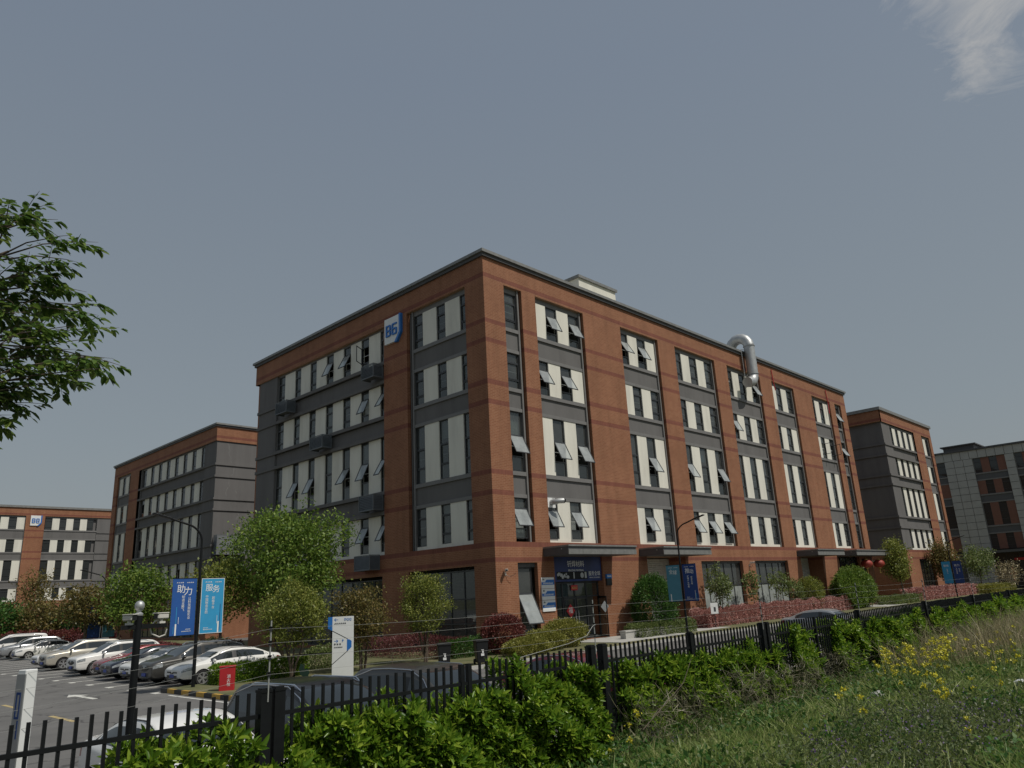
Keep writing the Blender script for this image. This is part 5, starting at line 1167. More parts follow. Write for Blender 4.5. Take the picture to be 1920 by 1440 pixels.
# big galvanised duct over the parapet
du = empty('roof_duct', (30.35+34.3, 31.0, 0), 0, 'large shiny galvanised duct hooked over the roof edge and down the wall', 'duct')
def duct(name, pts, r, ribs):
    b = MB(); P = []; Rr = []; pts = [Vector(p) for p in pts]
    for a, c in zip(pts, pts[1:]):
        n = max(1, int((c-a).length/.14)) if ribs else 1
        for k in range(n): P.append(a+(c-a)*k/n); Rr.append(r+(.022 if k % 2 else 0))
    P.append(pts[-1]); Rr.append(r); b.tube(P, Rr, 20); return b.build(name, M_steel, du, smooth=True)
elb = [(0, .9+-.0, 24.35), (0, .75, 24.9)]; A = []
for k in range(9):
    a = k/8*PI; A.append((0, .2+.95*math.cos(a), 24.75+.95*math.sin(a)))
duct('top_elbow', [(0, 1.15, 23.6)]+A, .5, False); duct('straight_pipe', [(0, -.75, 24.75), (0, -.75, 21.95)], .48, True)
A = [(0, -.75-.0, 21.95)]
for k in range(1, 6):
    a = k/5*R(80); A.append((-.9+.9*math.cos(a), -.75, 21.95-.9*math.sin(a)))
A.append((-1.35, -.75, 20.95)); duct('bottom_elbow', A, .48, False)
for z in (24.72, 21.95):
    b = MB(); b.lathe([(.49, -.03), (.55, -.03), (.55, .03), (.49, .03)], (0, -.75, z), 20); b.build('flange', M_steel, du)
b = MB(); b.tube([(-.75, -.28, 24.4), (-.75, -.28, 20.6)], .03, 6); b.tube([(-.75, -.28, 24.4), (0, -.5, 24.35)], .03, 6); b.tube([(-.75, -.1, 21.4), (-.1, -.7, 21.6)], .025, 6); b.build('support_strut', M_steel, du)
# louvred cages for air conditioners on the shaded wall
def cage(y0, y1, z0, z1, label, x=30.35, south=False):
    r = empty('louvre_cage', (x, 31.0, 0) if not south else (37.4, 83.8, 0), 0, label, 'air conditioner cage', 'louvred cages on the outside walls'); T = TW if not south else TS; d0, d1 = .02, .85
    b = MB(T, south)
    for s_ in (y0, y1-.05): 
        for d in (d0, d1-.05): b.box((s_, d, z0), (s_+.05, d+.05, z1))
    for z in (z0, z1-.05): b.box((y0+.05, d1-.05, z), (y1-.05, d1, z+.05)); b.box((y0, d0+.05, z), (y0+.05, d1-.05, z+.05)); b.box((y1-.05, d0+.05, z), (y1, d1-.05, z+.05))
    b.build('cage_frame', M_cage, r)
    b = MB(T, south); n = int((z1-z0)/.11)
    for k in range(n):
        z = z0+.06+(z1-z0-.12)*k/n
        b.face([(y0+.05, d1-.005, z), (y1-.05, d1-.005, z), (y1-.05, d1-.07, z+.10), (y0+.05, d1-.07, z+.10)])
        for s_, q in ((y0+.005, .06), (y1-.005, -.06)): b.face([(s_, d0+.05, z), (s_, d1-.05, z), (s_+q, d1-.05, z+.10), (s_+q, d0+.05, z+.10)])
    b.build('louvre_slats', M_cage, r)
    b = MB(T, south); b.box((y0+.15, .1, z0+.1), (y1-.15, .6, z1-.15)); b.build('cooling_unit', M_charc, r)
cage(10.6, 12.1, 18.35, 19.35, 'dark louvred cage under the top floor windows beside the brick pier')
cage(22.6, 24.4, 18.3, 19.3, 'dark louvred cage below the top floor near the far charcoal corner')
cage(17.1, 18.9, 14.4, 15.4, 'dark louvred cage below the fourth floor in the middle of the shaded wall')
cage(10.6, 12.3, 9.0, 10.1, 'dark louvred cage below the tall windows beside the brick pier')
cage(11.0, 12.8, 5.1, 6.1, 'rusty dark louvred cage lowest on the shaded wall above the shop window')
cage(.3, 4.2, 9.1, 11.3, 'large louvred cage on the cracked grey end wall behind', south=True)
# lanterns
def lantern(loc, label):
    r = empty('red_lantern', loc, 0, label, 'lantern', 'red lanterns at the far entrance'); b = MB(); b.lathe([(.12, -.42), (.32, -.36), (.52, -.2), (.58, 0), (.52, .2), (.32, .36), (.12, .42)], n=20); b.build('globe', M_lantern, r, smooth=True)
    b = MB(); b.lathe([(.02, .40), (.17, .40), (.17, .48), (.02, .48)], n=12); b.lathe([(.02, -.48), (.17, -.48), (.17, -.40), (.02, -.40)], n=12); b.tube([(0, 0, .48), (0, 0, .72)], .012, 5); b.tube([(0, 0, -.48), (0, 0, -1.0)], .05, 6); b.build('cap_and_tassel', M_gold, r)
lantern((30.35+53.0, 29.6, 4.35), 'red lantern hanging on the near side of the far entrance'); lantern((30.35+56.6, 29.6, 4.35), 'red lantern hanging nearer the building end')
# small white notice board in the pink hedge
nb = empty('notice_board', (49.6, 28.6, .1), R(-35), 'small white notice on a stake in front of the pink hedge', 'notice'); b = MB(); b.tube([(0, .02, -.1), (0, .02, 1.2)], .02, 6); b.build('stake', M_darkgrey, nb); b = MB(); b.box((-.28, -.02, .95), (.28, .0, 1.7)); b.build('plate', M_signwhite, nb); b = MB(); b.box((-.05, -.03, 1.1), (.1, -.02, 1.4)); b.build('mark', M_ltdark, nb)
# curved roof shelter between the blocks
sh = empty('bicycle_shelter', (97.5, 36.5, .1), 0, 'small shelter with curved translucent blue roof between the two brick blocks', 'shelter')
b = MB(); n = 8
for k in range(n):
    a0, a1 = PI*(.15+.7*k/n), PI*(.15+.7*(k+1)/n); b.face([(-2.6*math.cos(a0), -1.8, 2.2+1.0*math.sin(a0)), (-2.6*math.cos(a1), -1.8, 2.2+1.0*math.sin(a1)), (-2.6*math.cos(a1), 1.8, 2.2+1.0*math.sin(a1)), (-2.6*math.cos(a0), 1.8, 2.2+1.0*math.sin(a0))])
b.build('curved_roof', M_frost, sh)
for x in (-2.0, 2.0):
    for y in (-1.6, 1.6): b = MB(); b.tube([(x, y, 0), (x, y, 2.85)], .05, 8); b.build('post', M_csilver, sh)
# rails and bench frame on the verge
rl = empty('tree_guard_rail', (18.2, 29.6, .1), R(-40), 'dark metal hoop rail under the young trees on the verge', 'rail'); b = MB(); b.tube([(-1.0, 0, 0), (-1.0, 0, .95), (.9, 0, .95), (.9, 0, 0)], .03, 6); b.build('rail', M_black, rl)
rl2 = empty('tree_guard_rail', (22.9, 28.9, .1), R(-40), 'rusty hoop rail standing beside the egg shaped tree', 'rail'); b = MB(); b.tube([(-1.1, 0, 0), (-1.1, 0, .85), (1.1, 0, .85), (1.1, 0, 0)], .025, 6); b.build('rail', M_bark, rl2)
gt = empty('green_tag_sign', (16.9, 28.6, .1), R(-40), 'dark green leaf shaped sign standing low beside the light green hedge', 'sign'); poly('plate', [(-.12, .7), (-.2, .5), (-.13, .28), (0, .18), (.18, .2), (.23, .36), (.14, .5), (.0, .46), (-.03, .65)], plain('dark_green_paint', (0.008, 0.03, 0.02), 0.4), gt, y=0, th=.02); b = MB(); b.tube([(0, .03, -.1), (0, .03, .7)], .02, 6); b.build('stake', M_darkgrey, gt)
pb = empty('parking_pillar', (24.3, 75.0, .1), R(-30), 'slim grey parking pillar with a sign standing by the far trees', 'pillar'); b = MB(); b.box((-.4, -.12, -.1), (.4, .12, 2.2)); b.build('shaft', M_csilver, pb, bevel=.01); b = MB(); b.box((-.05, -.14, 2.2), (.5, .1, 2.7)); b.build('head', M_signwhite, pb)
text_part('lettering', 'P', .4, (.22, -.15, 2.45), (R(90), 0, 0), M_signblue, pb, bold=.01)

# ------------------------------------------------------------------ near tree at the left edge: limbs reach into the view
NT = (0.55, 10.1, 0.0)
TIPS = [(1.5, 8.89, 7.49), (1.7, 9.07, 7.5), (2.04, 9.81, 8.03), (2.11, 9.48, 7.7), (2.1, 8.78, 7.21), (2.49, 9.17, 7.4), (2.31, 9.29, 7.13), (2.05, 8.89, 6.95), (1.91, 9.74, 7.06), (1.64, 8.91, 6.79), (1.99, 9.24, 6.79), (2.21, 9.37, 7.01), (2.43, 9.19, 6.74), (2.2, 9.47, 6.79), (2.05, 9.72, 6.72), (2.52, 9.92, 6.82), (2.52, 8.95, 6.39), (2.74, 9.42, 6.69), (2.9, 9.44, 6.47), (2.52, 8.96, 6.11), (2.25, 8.61, 6.1), (2.36, 9.99, 6.63), (1.98, 9.1, 6.25), (1.77, 9.17, 6.28), (2.05, 9.94, 6.38), (1.75, 9.56, 6.35), (2.17, 9.31, 6.18), (2.51, 9.66, 6.17), (2.43, 8.6, 5.78), (2.88, 9.46, 6.07), (2.88, 8.97, 5.83), (2.57, 8.65, 5.68), (2.68, 9.45, 5.72), (2.58, 9.87, 5.94), (2.16, 8.93, 5.74), (2.14, 9.55, 6.0), (1.89, 9.12, 5.73), (1.97, 9.74, 5.67), (2.17, 9.67, 5.71), (2.16, 8.95, 5.51), (2.17, 9.83, 5.55), (2.23, 9.56, 5.42), (1.92, 9.67, 5.39), (1.91, 9.87, 5.29), (1.89, 9.31, 5.0), (1.71, 9.81, 6.87), (1.67, 9.99, 7.76), (1.61, 8.9, 5.84), (1.87, 9.92, 5.87), (1.7, 9.3, 6.56), (1.53, 9.45, 7.7), (1.38, 9.0, 7.04), (1.54, 9.76, 6.71), (1.54, 9.18, 5.9), (1.75, 9.97, 5.62), (1.33, 9.19, 7.42), (1.38, 9.59, 6.83), (1.46, 9.35, 5.73)]
def near_tree():
    root = empty('broadleaf_tree', NT, 0, 'near broadleaf tree whose drooping leafy boughs reach in from the edge against the sky', 'tree')
    g = np.random.default_rng(5); rr = random.Random(5); b = MB(); nt_ = Vector(NT)
    b.tube([(0, 0, -.1), (.03, -.02, 2.0), (-.02, .03, 4.0), (.05, 0, 6.2), (.1, -.05, 8.6)], [.15, .13, .11, .07, .02], 10)
    extra = []
    for k in range(46):      # the rest of the crown, out of the frame
        a = rr.uniform(R(60), R(320)); extra.append((NT[0]+rr.uniform(1, 2.1)*math.cos(a), NT[1]+rr.uniform(1, 2.1)*math.sin(a), rr.uniform(4.4, 8.4)))
    C, D_, NR, S = [], [], [], []
    tips = [(Vector(t)-nt_, True) for t in TIPS]+[(Vector(t)-nt_, False) for t in extra]
    mains = []
    for k in range(9):
        a = R(-62+k*7.5); z0 = 3.2+k*.42; e = Vector((1.15*math.cos(a)+.05, 1.15*math.sin(a), z0+1.15)); mains.append((Vector((.02, 0, z0)), e)); b.tube([(.02, 0, z0), e*.5+Vector((0, 0, z0*.5+.1)), e], [.045, .032, .018], 6)
    for t, vis in tips:
        if vis:
            s0, e0 = min(mains, key=lambda m: ((m[1]-t).length+abs(m[1].z-t.z)*1.2)); f = rr.uniform(.6, 1); s = s0+(e0-s0)*f
        else: s = Vector((0, 0, max(2.6, t.z-1.3)))
        mid = (s+t)/2+Vector((rr.uniform(-.08, .08), rr.uniform(-.08, .08), .05)); b.tube([s, mid, (mid+t*3)/4+Vector((0, 0, -.01)), t+Vector((0, 0, -.03))], [.013, .008, .004, .0015], 5, cap=False)
        n = 46 if vis else 14
        d = (t-s).normalized(); side0 = d.cross(Vector((0, 0, 1))).normalized(); L_ = min(.75, (t-s).length*.55)
        twigs = [(t-d*L_, t)]+[(t-d*L_*rr.uniform(.3, .9), t-d*L_*rr.uniform(.1, .5)+side0*sg*rr.uniform(.18, .34)+Vector((0, 0, rr.uniform(-.12, .08)))) for sg in (1, -1)]
        for (p0, p1) in twigs[1:]: b.tube([p0, (p0+p1)/2+Vector((0, 0, .02)), p1], [.005, .004, .002], 4, cap=False)
        for i in range(n):
            p0, p1 = twigs[i % 3]; u = rr.uniform(.1, 1.04); p = p0+(p1-p0)*u+Vector((0, 0, -.05*u*u)); dd0 = (p1-p0).normalized(); side = dd0.cross(Vector((0, 0, 1))).normalized()*(1 if (i//3) % 2 else -1)
            C.append(p+side*.01); D_.append(dd0*rr.uniform(.5, 1.0)+side*rr.uniform(.35, .9)+Vector((0, 0, rr.uniform(-.75, -.05)))); NR.append(Vector((rr.uniform(-.35, .35), rr.uniform(-.35, .35), 1))); S.append(rr.uniform(.09, .155))
    b.build('trunk', M_bark, root, smooth=True)
    S = np.array(S); v, q = leaf_arrays(np.array(C), np.array(D_), np.array(NR), S, S*.46, six=True)
    fast_mesh('crown', v, q, L_near, root)
near_tree()

# ------------------------------------------------------------------ trees and shrubs round the buildings
GA = 'trees along the shaded wall'
tree('broadleaf_tree', (19.7, 35.4, .1), 8.5, (0, 0, 5.4), (3.15, 3.15, 2.95), L_green, 'largest bright green tree with a wide crown before the shaded wall', group=GA, seed=2, n_cl=420, per=34, size=.17, spread=.34, trunk=.12, stems=2, limb=26, gap=.4)
tree('young_tree', (17.1, 36.6, .1), 5.9, (0, 0, 3.9), (1.65, 1.65, 1.75), L_yellow, 'yellowish staked tree behind the dark grey sport utility car', group=GA, seed=3, n_cl=170, per=26, size=.15, spread=.28, trunk=.08, stakes=True)
tree('multi_stem_tree', (17.35, 30.3, .1), 4.2, (0, 0, 2.55), (1.6, 1.5, 1.6), L_yellow, 'many stemmed yellow-green tree beside the white wayfinding sign', group=GA, seed=4, n_cl=230, per=30, size=.115, spread=.2, trunk=.045, stems=5, limb=24, gap=.3, low=.4)
tree('multi_stem_tree', (20.4, 29.6, .1), 3.9, (0, 0, 2.4), (1.35, 1.3, 1.45), L_brown, 'brownish leaved young tree just behind the white wayfinding sign', group=GA, seed=5, n_cl=170, per=28, size=.115, spread=.2, trunk=.04, stems=4, limb=18, gap=.3)
tree('multi_stem_tree', (24.1, 29.7, .1), 4.2, (0, 0, 2.75), (1.32, 1.32, 1.55), L_yellow, 'egg shaped yellow-green tree with bare forking stems near the bins', group=GA, seed=6, n_cl=240, per=26, size=.10, spread=.17, trunk=.05, stems=5, limb=30, gap=.35, low=.5)
tree('broadleaf_tree', (20.4, 56.6, .1), 6.7, (0, 0, 4.3), (2.2, 2.2, 2.3), L_green, 'round green tree behind the red and white parked cars', group=GA, seed=7, n_cl=200, per=24, size=.22, spread=.4, trunk=.12, stakes=True)
tree('broadleaf_tree', (22.6, 52.0, .1), 5.4, (0, 0, 3.5), (1.7, 1.7, 1.9), L_brown, 'rust brown tinged tree beside the round green one behind the cars', group=GA, seed=8, n_cl=130, per=24, size=.2, spread=.36, trunk=.1, stakes=True)
tree('young_tree', (21.7, 71.6, .1), 5.8, (0, 0, 3.9), (2.1, 2.1, 1.9), L_brown, 'ochre leaved staked tree beside the far banner lamp post', group=GA, seed=9, n_cl=150, per=22, size=.24, spread=.42, trunk=.13, stakes=True)
tree('young_tree', (23.8, 70.0, .1), 5.0, (0, 0, 3.5), (1.6, 1.6, 1.6), L_brown, 'smaller ochre staked tree standing in front of its taller twin', group=GA, seed=19, n_cl=110, per=22, size=.22, spread=.4, trunk=.12, stakes=True)
tree('slender_tree', (23.9, 97, .1), 9, (0, 0, 6.0), (1.7, 1.7, 3.3), L_brown, 'thin airy tree before the distant B8 block', group=GA, seed=10, n_cl=80, per=16, size=.26, spread=.5, trunk=.1, gap=.5)
tree('broadleaf_tree', (26.0, 86, .1), 5, (0, 0, 3.1), (2.3, 2.3, 2.1), L_dark, 'dark green low tree under the near end of the B8 block', group=GA, seed=11, n_cl=130, per=22, size=.28, spread=.5, trunk=.1)
tree('broadleaf_tree', (22.6, 88, .1), 5, (0, 0, 2.9), (2.5, 2.5, 2.1), L_brown, 'reddish brown bushy tree beyond the far cars', group=GA, seed=12, n_cl=130, per=22, size=.28, spread=.5, trunk=.1)
tree('broadleaf_tree', (19.4, 90, .1), 5, (0, 0, 3.0), (2.6, 2.6, 2.2), L_dark, 'dark green bushy tree farthest back at the edge of the car park', group=GA, seed=13, n_cl=140, per=22, size=.28, spread=.5, trunk=.1)
tree('slender_tree', (24.9, 78, .1), 4.6, (0, 0, 3.0), (1.2, 1.2, 1.6), L_olive, 'thin olive young tree by the grey parking pillar', group=GA, seed=14, n_cl=60, per=18, size=.22, spread=.35, trunk=.06, stakes=True)
GB = 'shrubs and hedges round the buildings'
shrub('clipped_hedge', (16.5, 31.5, .1), (2.0, .5, .36), L_hedge, 'low light green hedge beside the white saloon behind the hydrant box', 'hedge', GB, 21, 4200, .085, square=True)
shrub('round_shrub', (18.9, 41.0, .1), (1.0, 1.0, .75), L_olive, 'round yellow-green shrub under the dark blue banner', 'shrub', GB, 22, 1800, .1)
shrub('clipped_hedge', (19.3, 47, .1), (.8, 6.5, .55), L_purple, 'dark purple hedge running behind the row of parked cars', 'hedge', GB, 23, 5200, .12, square=True)
shrub('clipped_hedge', (25.0, 80.5, .1), (1.0, 5, .65), L_purple, 'far purple hedge beside the grey parking pillar', 'hedge', GB, 24, 3000, .16, square=True)
shrub('clipped_hedge', (21.6, 84.0, .1), (3.2, 1.0, .85), L_red, 'bright red hedge behind the far rank of white cars', 'hedge', GB, 25, 3000, .17, square=True)
shrub('clipped_hedge', (26.3, 33.8, .1), (.9, 3.6, .5), L_purple, 'deep purple hedge along the foot of the shaded shop windows', 'hedge', GB, 26, 5500, .085, square=True, aspect=.35)
shrub('clipped_hedge', (21.2, 33.2, .1), (1.2, .8, .45), L_olive, 'green clipped hedge between the white sign and the purple hedge', 'hedge', GB, 36, 1800, .085, square=True)
shrub('clipped_hedge', (27.4, 30.2, .1), (1.5, .6, .42), L_dark, 'dark green low hedge behind the bins', 'hedge', GB, 27, 2600, .08, square=True)
shrub('round_shrub', (28.9, 29.2, .1), (1.12, 1.1, 1.0), L_red, 'dark red ball shrub at the brick corner', 'shrub', GB, 28, 5200, .085, lump=.05)
shrub('golden_shrub', (33.1, 28.6, .1), (1.35, 1.1, .74), L_gold, 'highest golden shrub left of the entrance steps', 'shrub', GB, 29, 4200, .085, lump=.1)
shrub('golden_shrub', (30.9, 28.2, .1), (1.3, 1.1, .52), L_gold, 'golden shrub spreading between the red ball and the entrance', 'shrub', GB, 30, 3600, .085, lump=.1)
shrub('golden_shrub', (28.6, 27.2, .1), (1.4, 1.0, .42), L_gold, 'lowest golden shrub next to the bins', 'shrub', GB, 31, 3200, .085, lump=.1)
shrub('round_shrub', (43.1, 29.3, .1), (1.55, 1.4, 1.85), L_dark, 'tall rounded glossy green shrub against the brick before the shutter', 'shrub', GB, 32, 7500, .11, lump=.09)
shrub('clipped_hedge', (42.6, 28.5, .1), (3.2, .7, .38), L_olive, 'low green hedge at the foot of the tall rounded shrub', 'hedge', GB, 33, 4600, .085, square=True)
shrub('clipped_hedge', (62.4, 29.6, .1), (13.4, .75, .58), L_pink, 'long pinkish red hedge below the wide shop windows', 'hedge', GB, 34, 22000, .10, square=True)
shrub('round_shrub', (69.4, 30.0, .1), (1.7, 1.0, 1.55), L_yellow, 'round yellow-green shrub rising behind the pink hedge', 'shrub', GB, 35, 3200, .12)
shrub('round_shrub', (77.8, 29.2, .1), (4.2, 1.3, 1.9), L_green, 'broad bushy green shrub beneath the red lanterns', 'shrub', GB, 37, 8500, .15, lump=.12)
shrub('clipped_hedge', (105.5, 29.0, .1), (12.5, .9, .6), L_pink, 'far pink hedge before the charcoal ended block', 'hedge', GB, 38, 9000, .15, square=True)
shrub('clipped_hedge', (124, 27.5, .1), (7, 1.2, .5), L_gold, 'far yellow-green hedge before the stone clad block', 'hedge', GB, 39, 4000, .16, square=True)
shrub('low_shrub', (88, 28.5, .1), (4, 1.0, .4), L_olive, 'low straggly green shrubs by the curved shelter', 'shrub', GB, 40, 2500, .12, square=True)
GC = 'young trees before the sunlit wall'
tree('slender_tree', (52.3, 29.6, .1), 4.7, (0, 0, 2.9), (1.15, .9, 1.75), L_olive, 'slender young tree before the nearer wide shop window', group=GC, seed=41, n_cl=75, per=15, size=.18, spread=.16, trunk=.04, stems=2, limb=22, gap=.6)
tree('slender_tree', (58.2, 29.9, .1), 4.2, (0, 0, 2.8), (.75, .6, 1.35), L_olive, 'thin young tree on the pier between the wide shop windows', group=GC, seed=42, n_cl=45, per=13, size=.18, spread=.14, trunk=.035, limb=16, gap=.6)
tree('slender_tree', (62.4, 29.8, .1), 4.3, (.4, 0, 2.9), (1.5, .7, 1.3), L_olive, 'open branched young tree before the farther wide shop window', group=GC, seed=43, n_cl=55, per=13, size=.18, spread=.15, trunk=.035, stems=2, limb=18, gap=.7)
tree('slender_tree', (66.0, 29.9, .1), 3.3, (0, 0, 2.1), (.9, .7, 1.1), L_olive, 'short bushy young tree beside the second roller shutter', group=GC, seed=44, n_cl=60, per=14, size=.15, spread=.16, trunk=.035, limb=14, gap=.5)
tree('young_tree', (90.0, 28.6, .1), 7.2, (-.5, 0, 4.6), (1.5, 1.2, 2.6), L_yellow, 'tall yellow-green staked tree before the charcoal end wall', group=GC, seed=45, n_cl=150, per=22, size=.22, spread=.34, trunk=.08, stakes=True, gap=.45)
tree('young_tree', (109.9, 29.4, .1), 7.0, (0, 0, 4.6), (2.2, 1.5, 2.4), L_brown, 'ochre leaved tree behind the far banner lamp post', group=GC, seed=46, n_cl=150, per=20, size=.26, spread=.42, trunk=.09, stakes=True, gap=.45)
tree('young_tree', (124, 29, .1), 6.5, (1, 0, 4.2), (2.8, 1.6, 2.3), L_olive, 'loose olive tree before the stone clad block', group=GC, seed=47, n_cl=110, per=20, size=.28, spread=.45, trunk=.1, gap=.5)
tree('bare_tree', (129, 26.5, .1), 5, (0, 0, 2.4), (3.4, 1.6, 1.9), L_dry, 'greyish nearly bare bush beside the stone clad block', group=GC, seed=48, n_cl=90, per=12, size=.2, spread=.4, trunk=.06, stems=5, limb=40, gap=.5)

# ------------------------------------------------------------------ glossy hedge growing through the fence
def fence_hedge(x0, x1, zt, per_m, label, seed, leaf=.125):
    g = np.random.default_rng(seed); n = int((x1-x0)*per_m); root = empty('glossy_hedge', (x0, 7.7, 1.0), 0, label, 'hedge', 'hedge sections along the fence')
    u = g.uniform(0, 1, n); x = x0+(x1-x0)*u
    top = zt+.10*np.sin(x*2.3+seed)+.09*np.sin(x*5.1+1.7*seed)+.06*np.sin(x*11)
    edge = np.minimum(1, np.minimum(u, 1-u)*(x1-x0)/.28+.55); top = .95+(top-.95)*edge
    z = .72+(top-.72)*g.uniform(0, 1, n)**.75; k = g.random(n)
    front = np.where(x > 9.6, 7.46, 7.29)+.10*np.sin(x*3.1+z*4)+.07*np.sin(x*7+z*9)-.18*np.clip(1.6-z, 0, 1)
    y = np.where(k < .62, front+g.normal(size=n)*.05, g.uniform(7.3, 8.0, n)); up_ = k > .86; z = np.where(up_, top+g.normal(size=n)*.03, z)
    axis = np.stack([g.normal(size=n)*.35, np.where(k < .66, -.9, np.where(up_, 0, .1))+g.normal(size=n)*.3, .75+g.normal(size=n)*.3+up_*.6], 1); axis /= np.linalg.norm(axis, axis=1, keepdims=True)
    c = np.stack([x, y, z], 1); m = 10
    cc = np.repeat(c, m, 0); ax = np.repeat(axis, m, 0); t1 = np.cross(ax, rand_dirs(n, 0, g).repeat(m, 0)); t1 /= np.linalg.norm(t1, axis=1, keepdims=True); t2 = np.cross(ax, t1)
    ph = np.tile(np.arange(m)*2.4, n)+np.repeat(g.uniform(0, 6, n), m); tilt = np.tile(np.linspace(.25, 1.35, m), n)+g.normal(size=n*m)*.15
    rad = t1*np.cos(ph)[:, None]+t2*np.sin(ph)[:, None]; d = ax*np.cos(tilt)[:, None]+rad*np.sin(tilt)[:, None]
    nr = ax*np.sin(tilt)[:, None]-rad*np.cos(tilt)[:, None]
    ln = leaf*g.uniform(.6, 1.25, n*m); cc = cc-ax*(np.tile(np.linspace(0, .06, m), n))[:, None]
    v, q = leaf_arrays(cc-np.array([x0, 7.7, 1.0]), d, nr, ln, ln*.34, fold=.22, six=True); fast_mesh('foliage', v, q, L_hedge, root)
    b = MB(); rr = random.Random(seed)
    for i in range(int((x1-x0)*7)):
        xx = rr.uniform(0, x1-x0); b.tube([(xx, rr.uniform(-.2, .4), -.35), (xx+rr.uniform(-.15, .15), rr.uniform(-.3, .4), .35), (xx+rr.uniform(-.25, .25), rr.uniform(-.45, .4), zt-1.1)], [.010, .007, .004], 5)
    b.build('stem', M_bark, root)
fence_hedge(2.55, 3.95, 1.78, 300, 'sparse glossy hedge in front of the white car beside the paired posts', 1)
fence_hedge(4.15, 5.9, 1.72, 520, 'glossy hedge rising between the first paired posts and the black car', 2)
fence_hedge(5.85, 7.45, 1.74, 540, 'dense glossy hedge in front of the grey metallic car', 3)
fence_hedge(7.4, 9.15, 1.9, 540, 'tallest glossy hedge against the gate posts below the maroon car', 4)
fence_hedge(9.85, 11.95, 1.84, 440, 'glossy hedge filling the panel just past the gate posts', 5)
fence_hedge(12.1, 13.9, 1.80, 300, 'ragged glossy hedge before the entrance pavement', 6)
fence_hedge(13.7, 15.4, 1.70, 210, 'thin glossy hedge tangled with dry twigs', 7)
fence_hedge(15.8, 17.0, 1.84, 380, 'separate glossy bush under the near end of the pink hedge', 8)
fence_hedge(18.0, 19.7, 1.82, 440, 'round topped glossy bush under the far end of the pink hedge', 9)
fence_hedge(20.2, 24.8, 1.80, 340, 'glossy hedge behind the yellow flowers', 10)
fence_hedge(25.2, 31.0, 1.80, 250, 'glossy hedge past the yellow flowers toward the shelter', 11, .13)
fence_hedge(31.3, 44.0, 1.80, 170, 'far glossy hedge overtopping the fence', 12, .17)

# ------------------------------------------------------------------ rough grass, weeds and flowers on the bank
def scatter(n, g, xr, yr, dens):
    out = []
    while len(out) < n:
        x = g.uniform(*xr, 4000); y = g.uniform(*yr, 4000); k = dens(x, y) > g.random(4000); out.extend(zip(x[k], y[k]))
    return np.array(out[:n])
def inview(x, y): # keep to the part of the bank that lies before the fence and within the view
    return (y > .32*x*.55-.6) & (y < 8.3) & (x > 1.0) & (y < x*4)
g = np.random.default_rng(77)
def patch(x, y): return .55+.45*np.sin(x*1.7+y*.9)*np.sin(y*2.1-x*.6+1)
def blades(name, n, xr, yr, dens, lmat, h0, h1, w, lean, label=None, seedz=0):
    P = scatter(n, g, xr, yr, dens); z = gz(P[:, 0], P[:, 1]); c = np.column_stack([P, z-.02])
    d = np.column_stack([g.normal(size=n)*lean, g.normal(size=n)*lean, np.ones(n)]); nr = np.column_stack([g.normal(size=n), g.normal(size=n), np.full(n, .2)])
    ln = g.uniform(h0, h1, n)*(.7+.6*patch(P[:, 0], P[:, 1])); v, q = leaf_arrays(c, d, nr, ln, w*g.uniform(.6, 1.3, n), fold=.0)
    # let the tips nod
    v = v.reshape(-1, 4, 3); v[:, 2, :2] += g.normal(size=(n, 2))*ln[:, None]*.22; v[:, 2, 2] -= ln*.10
    o = fast_mesh(name, v.reshape(-1, 3), q, lmat); return tag(o, kind='stuff')
near = lambda x, y: np.where(inview(x, y), np.clip(9/(x+1.5), .05, 1)**1.3*(.35+.65*patch(x, y)), 0)
blades('grass', 150000, (1, 34), (-1, 8.3), near, L_grass, .07, .22, .010, .5)
blades('tall_grass', 22000, (3, 34), (0, 8.2), lambda x, y: np.where(inview(x, y), np.clip(8/(x+1), .1, 1)*np.where((patch(x*1.3+4, y) > .62) & (y < 5.8), 1, .08), 0), L_grass, .20, .42, .013, .45)
blades('dry_reeds', 5000, (15, 34), (2.2, 6.2), lambda x, y: np.where(inview(x, y) & (x > 17+(7-y)*.3), np.where(y > 4.0, .9, .12), 0), L_dry, .5, 1.15, .010, .18)
blades('green_reeds', 3600, (15, 32), (3.0, 6.2), lambda x, y: np.where(inview(x, y) & (x > 19+(7-y)*.6), .9, 0), L_grass, .4, .9, .014, .25)
blades('dry_grass', 16000, (2, 30), (-.5, 8.2), lambda x, y: np.where(inview(x, y), np.clip(8/(x+1), .1, 1)*np.where(patch(x*.8, y*1.4+2) < .42, 1, .1), 0), L_dry, .08, .24, .008, .8)
def weeds(name, n, lmat, size, hmax, dens, aspect=.5):
    P = scatter(n, g, (1.5, 32), (-.5, 8.2), dens); z = gz(P[:, 0], P[:, 1])+g.uniform(0, 1, n)**1.5*hmax
    sz = size*g.uniform(.5, 1.3, n); v, q = leaf_arrays(np.column_stack([P, z]), rand_dirs(n, .25, g), rand_dirs(n, .9, g), sz, sz*aspect); tag(fast_mesh(name, v, q, lmat), kind='stuff')
weeds('weeds', 60000, L_olive, .06, .16, lambda x, y: np.where(inview(x, y), np.clip(8/(x+1), .05, 1)*np.where(patch(x*1.1+2, y*1.2) > .5, .9, .15), 0))
weeds('dark_weeds', 36000, L_dark, .075, .26, lambda x, y: np.where(inview(x, y), np.clip(8/(x+1), .05, 1)*np.where((patch(x*.9+7, y*.9) > .66) | (y > 6.6), .9, .03), 0))
weeds('vetch_flowers', 2600, L_violet, .035, .22, lambda x, y: np.where(inview(x, y) & (x > 5), np.clip(8/(x+1), .05, 1)*np.where(patch(x*.7+1, y*.8+3) > .8, .9, .02), 0))
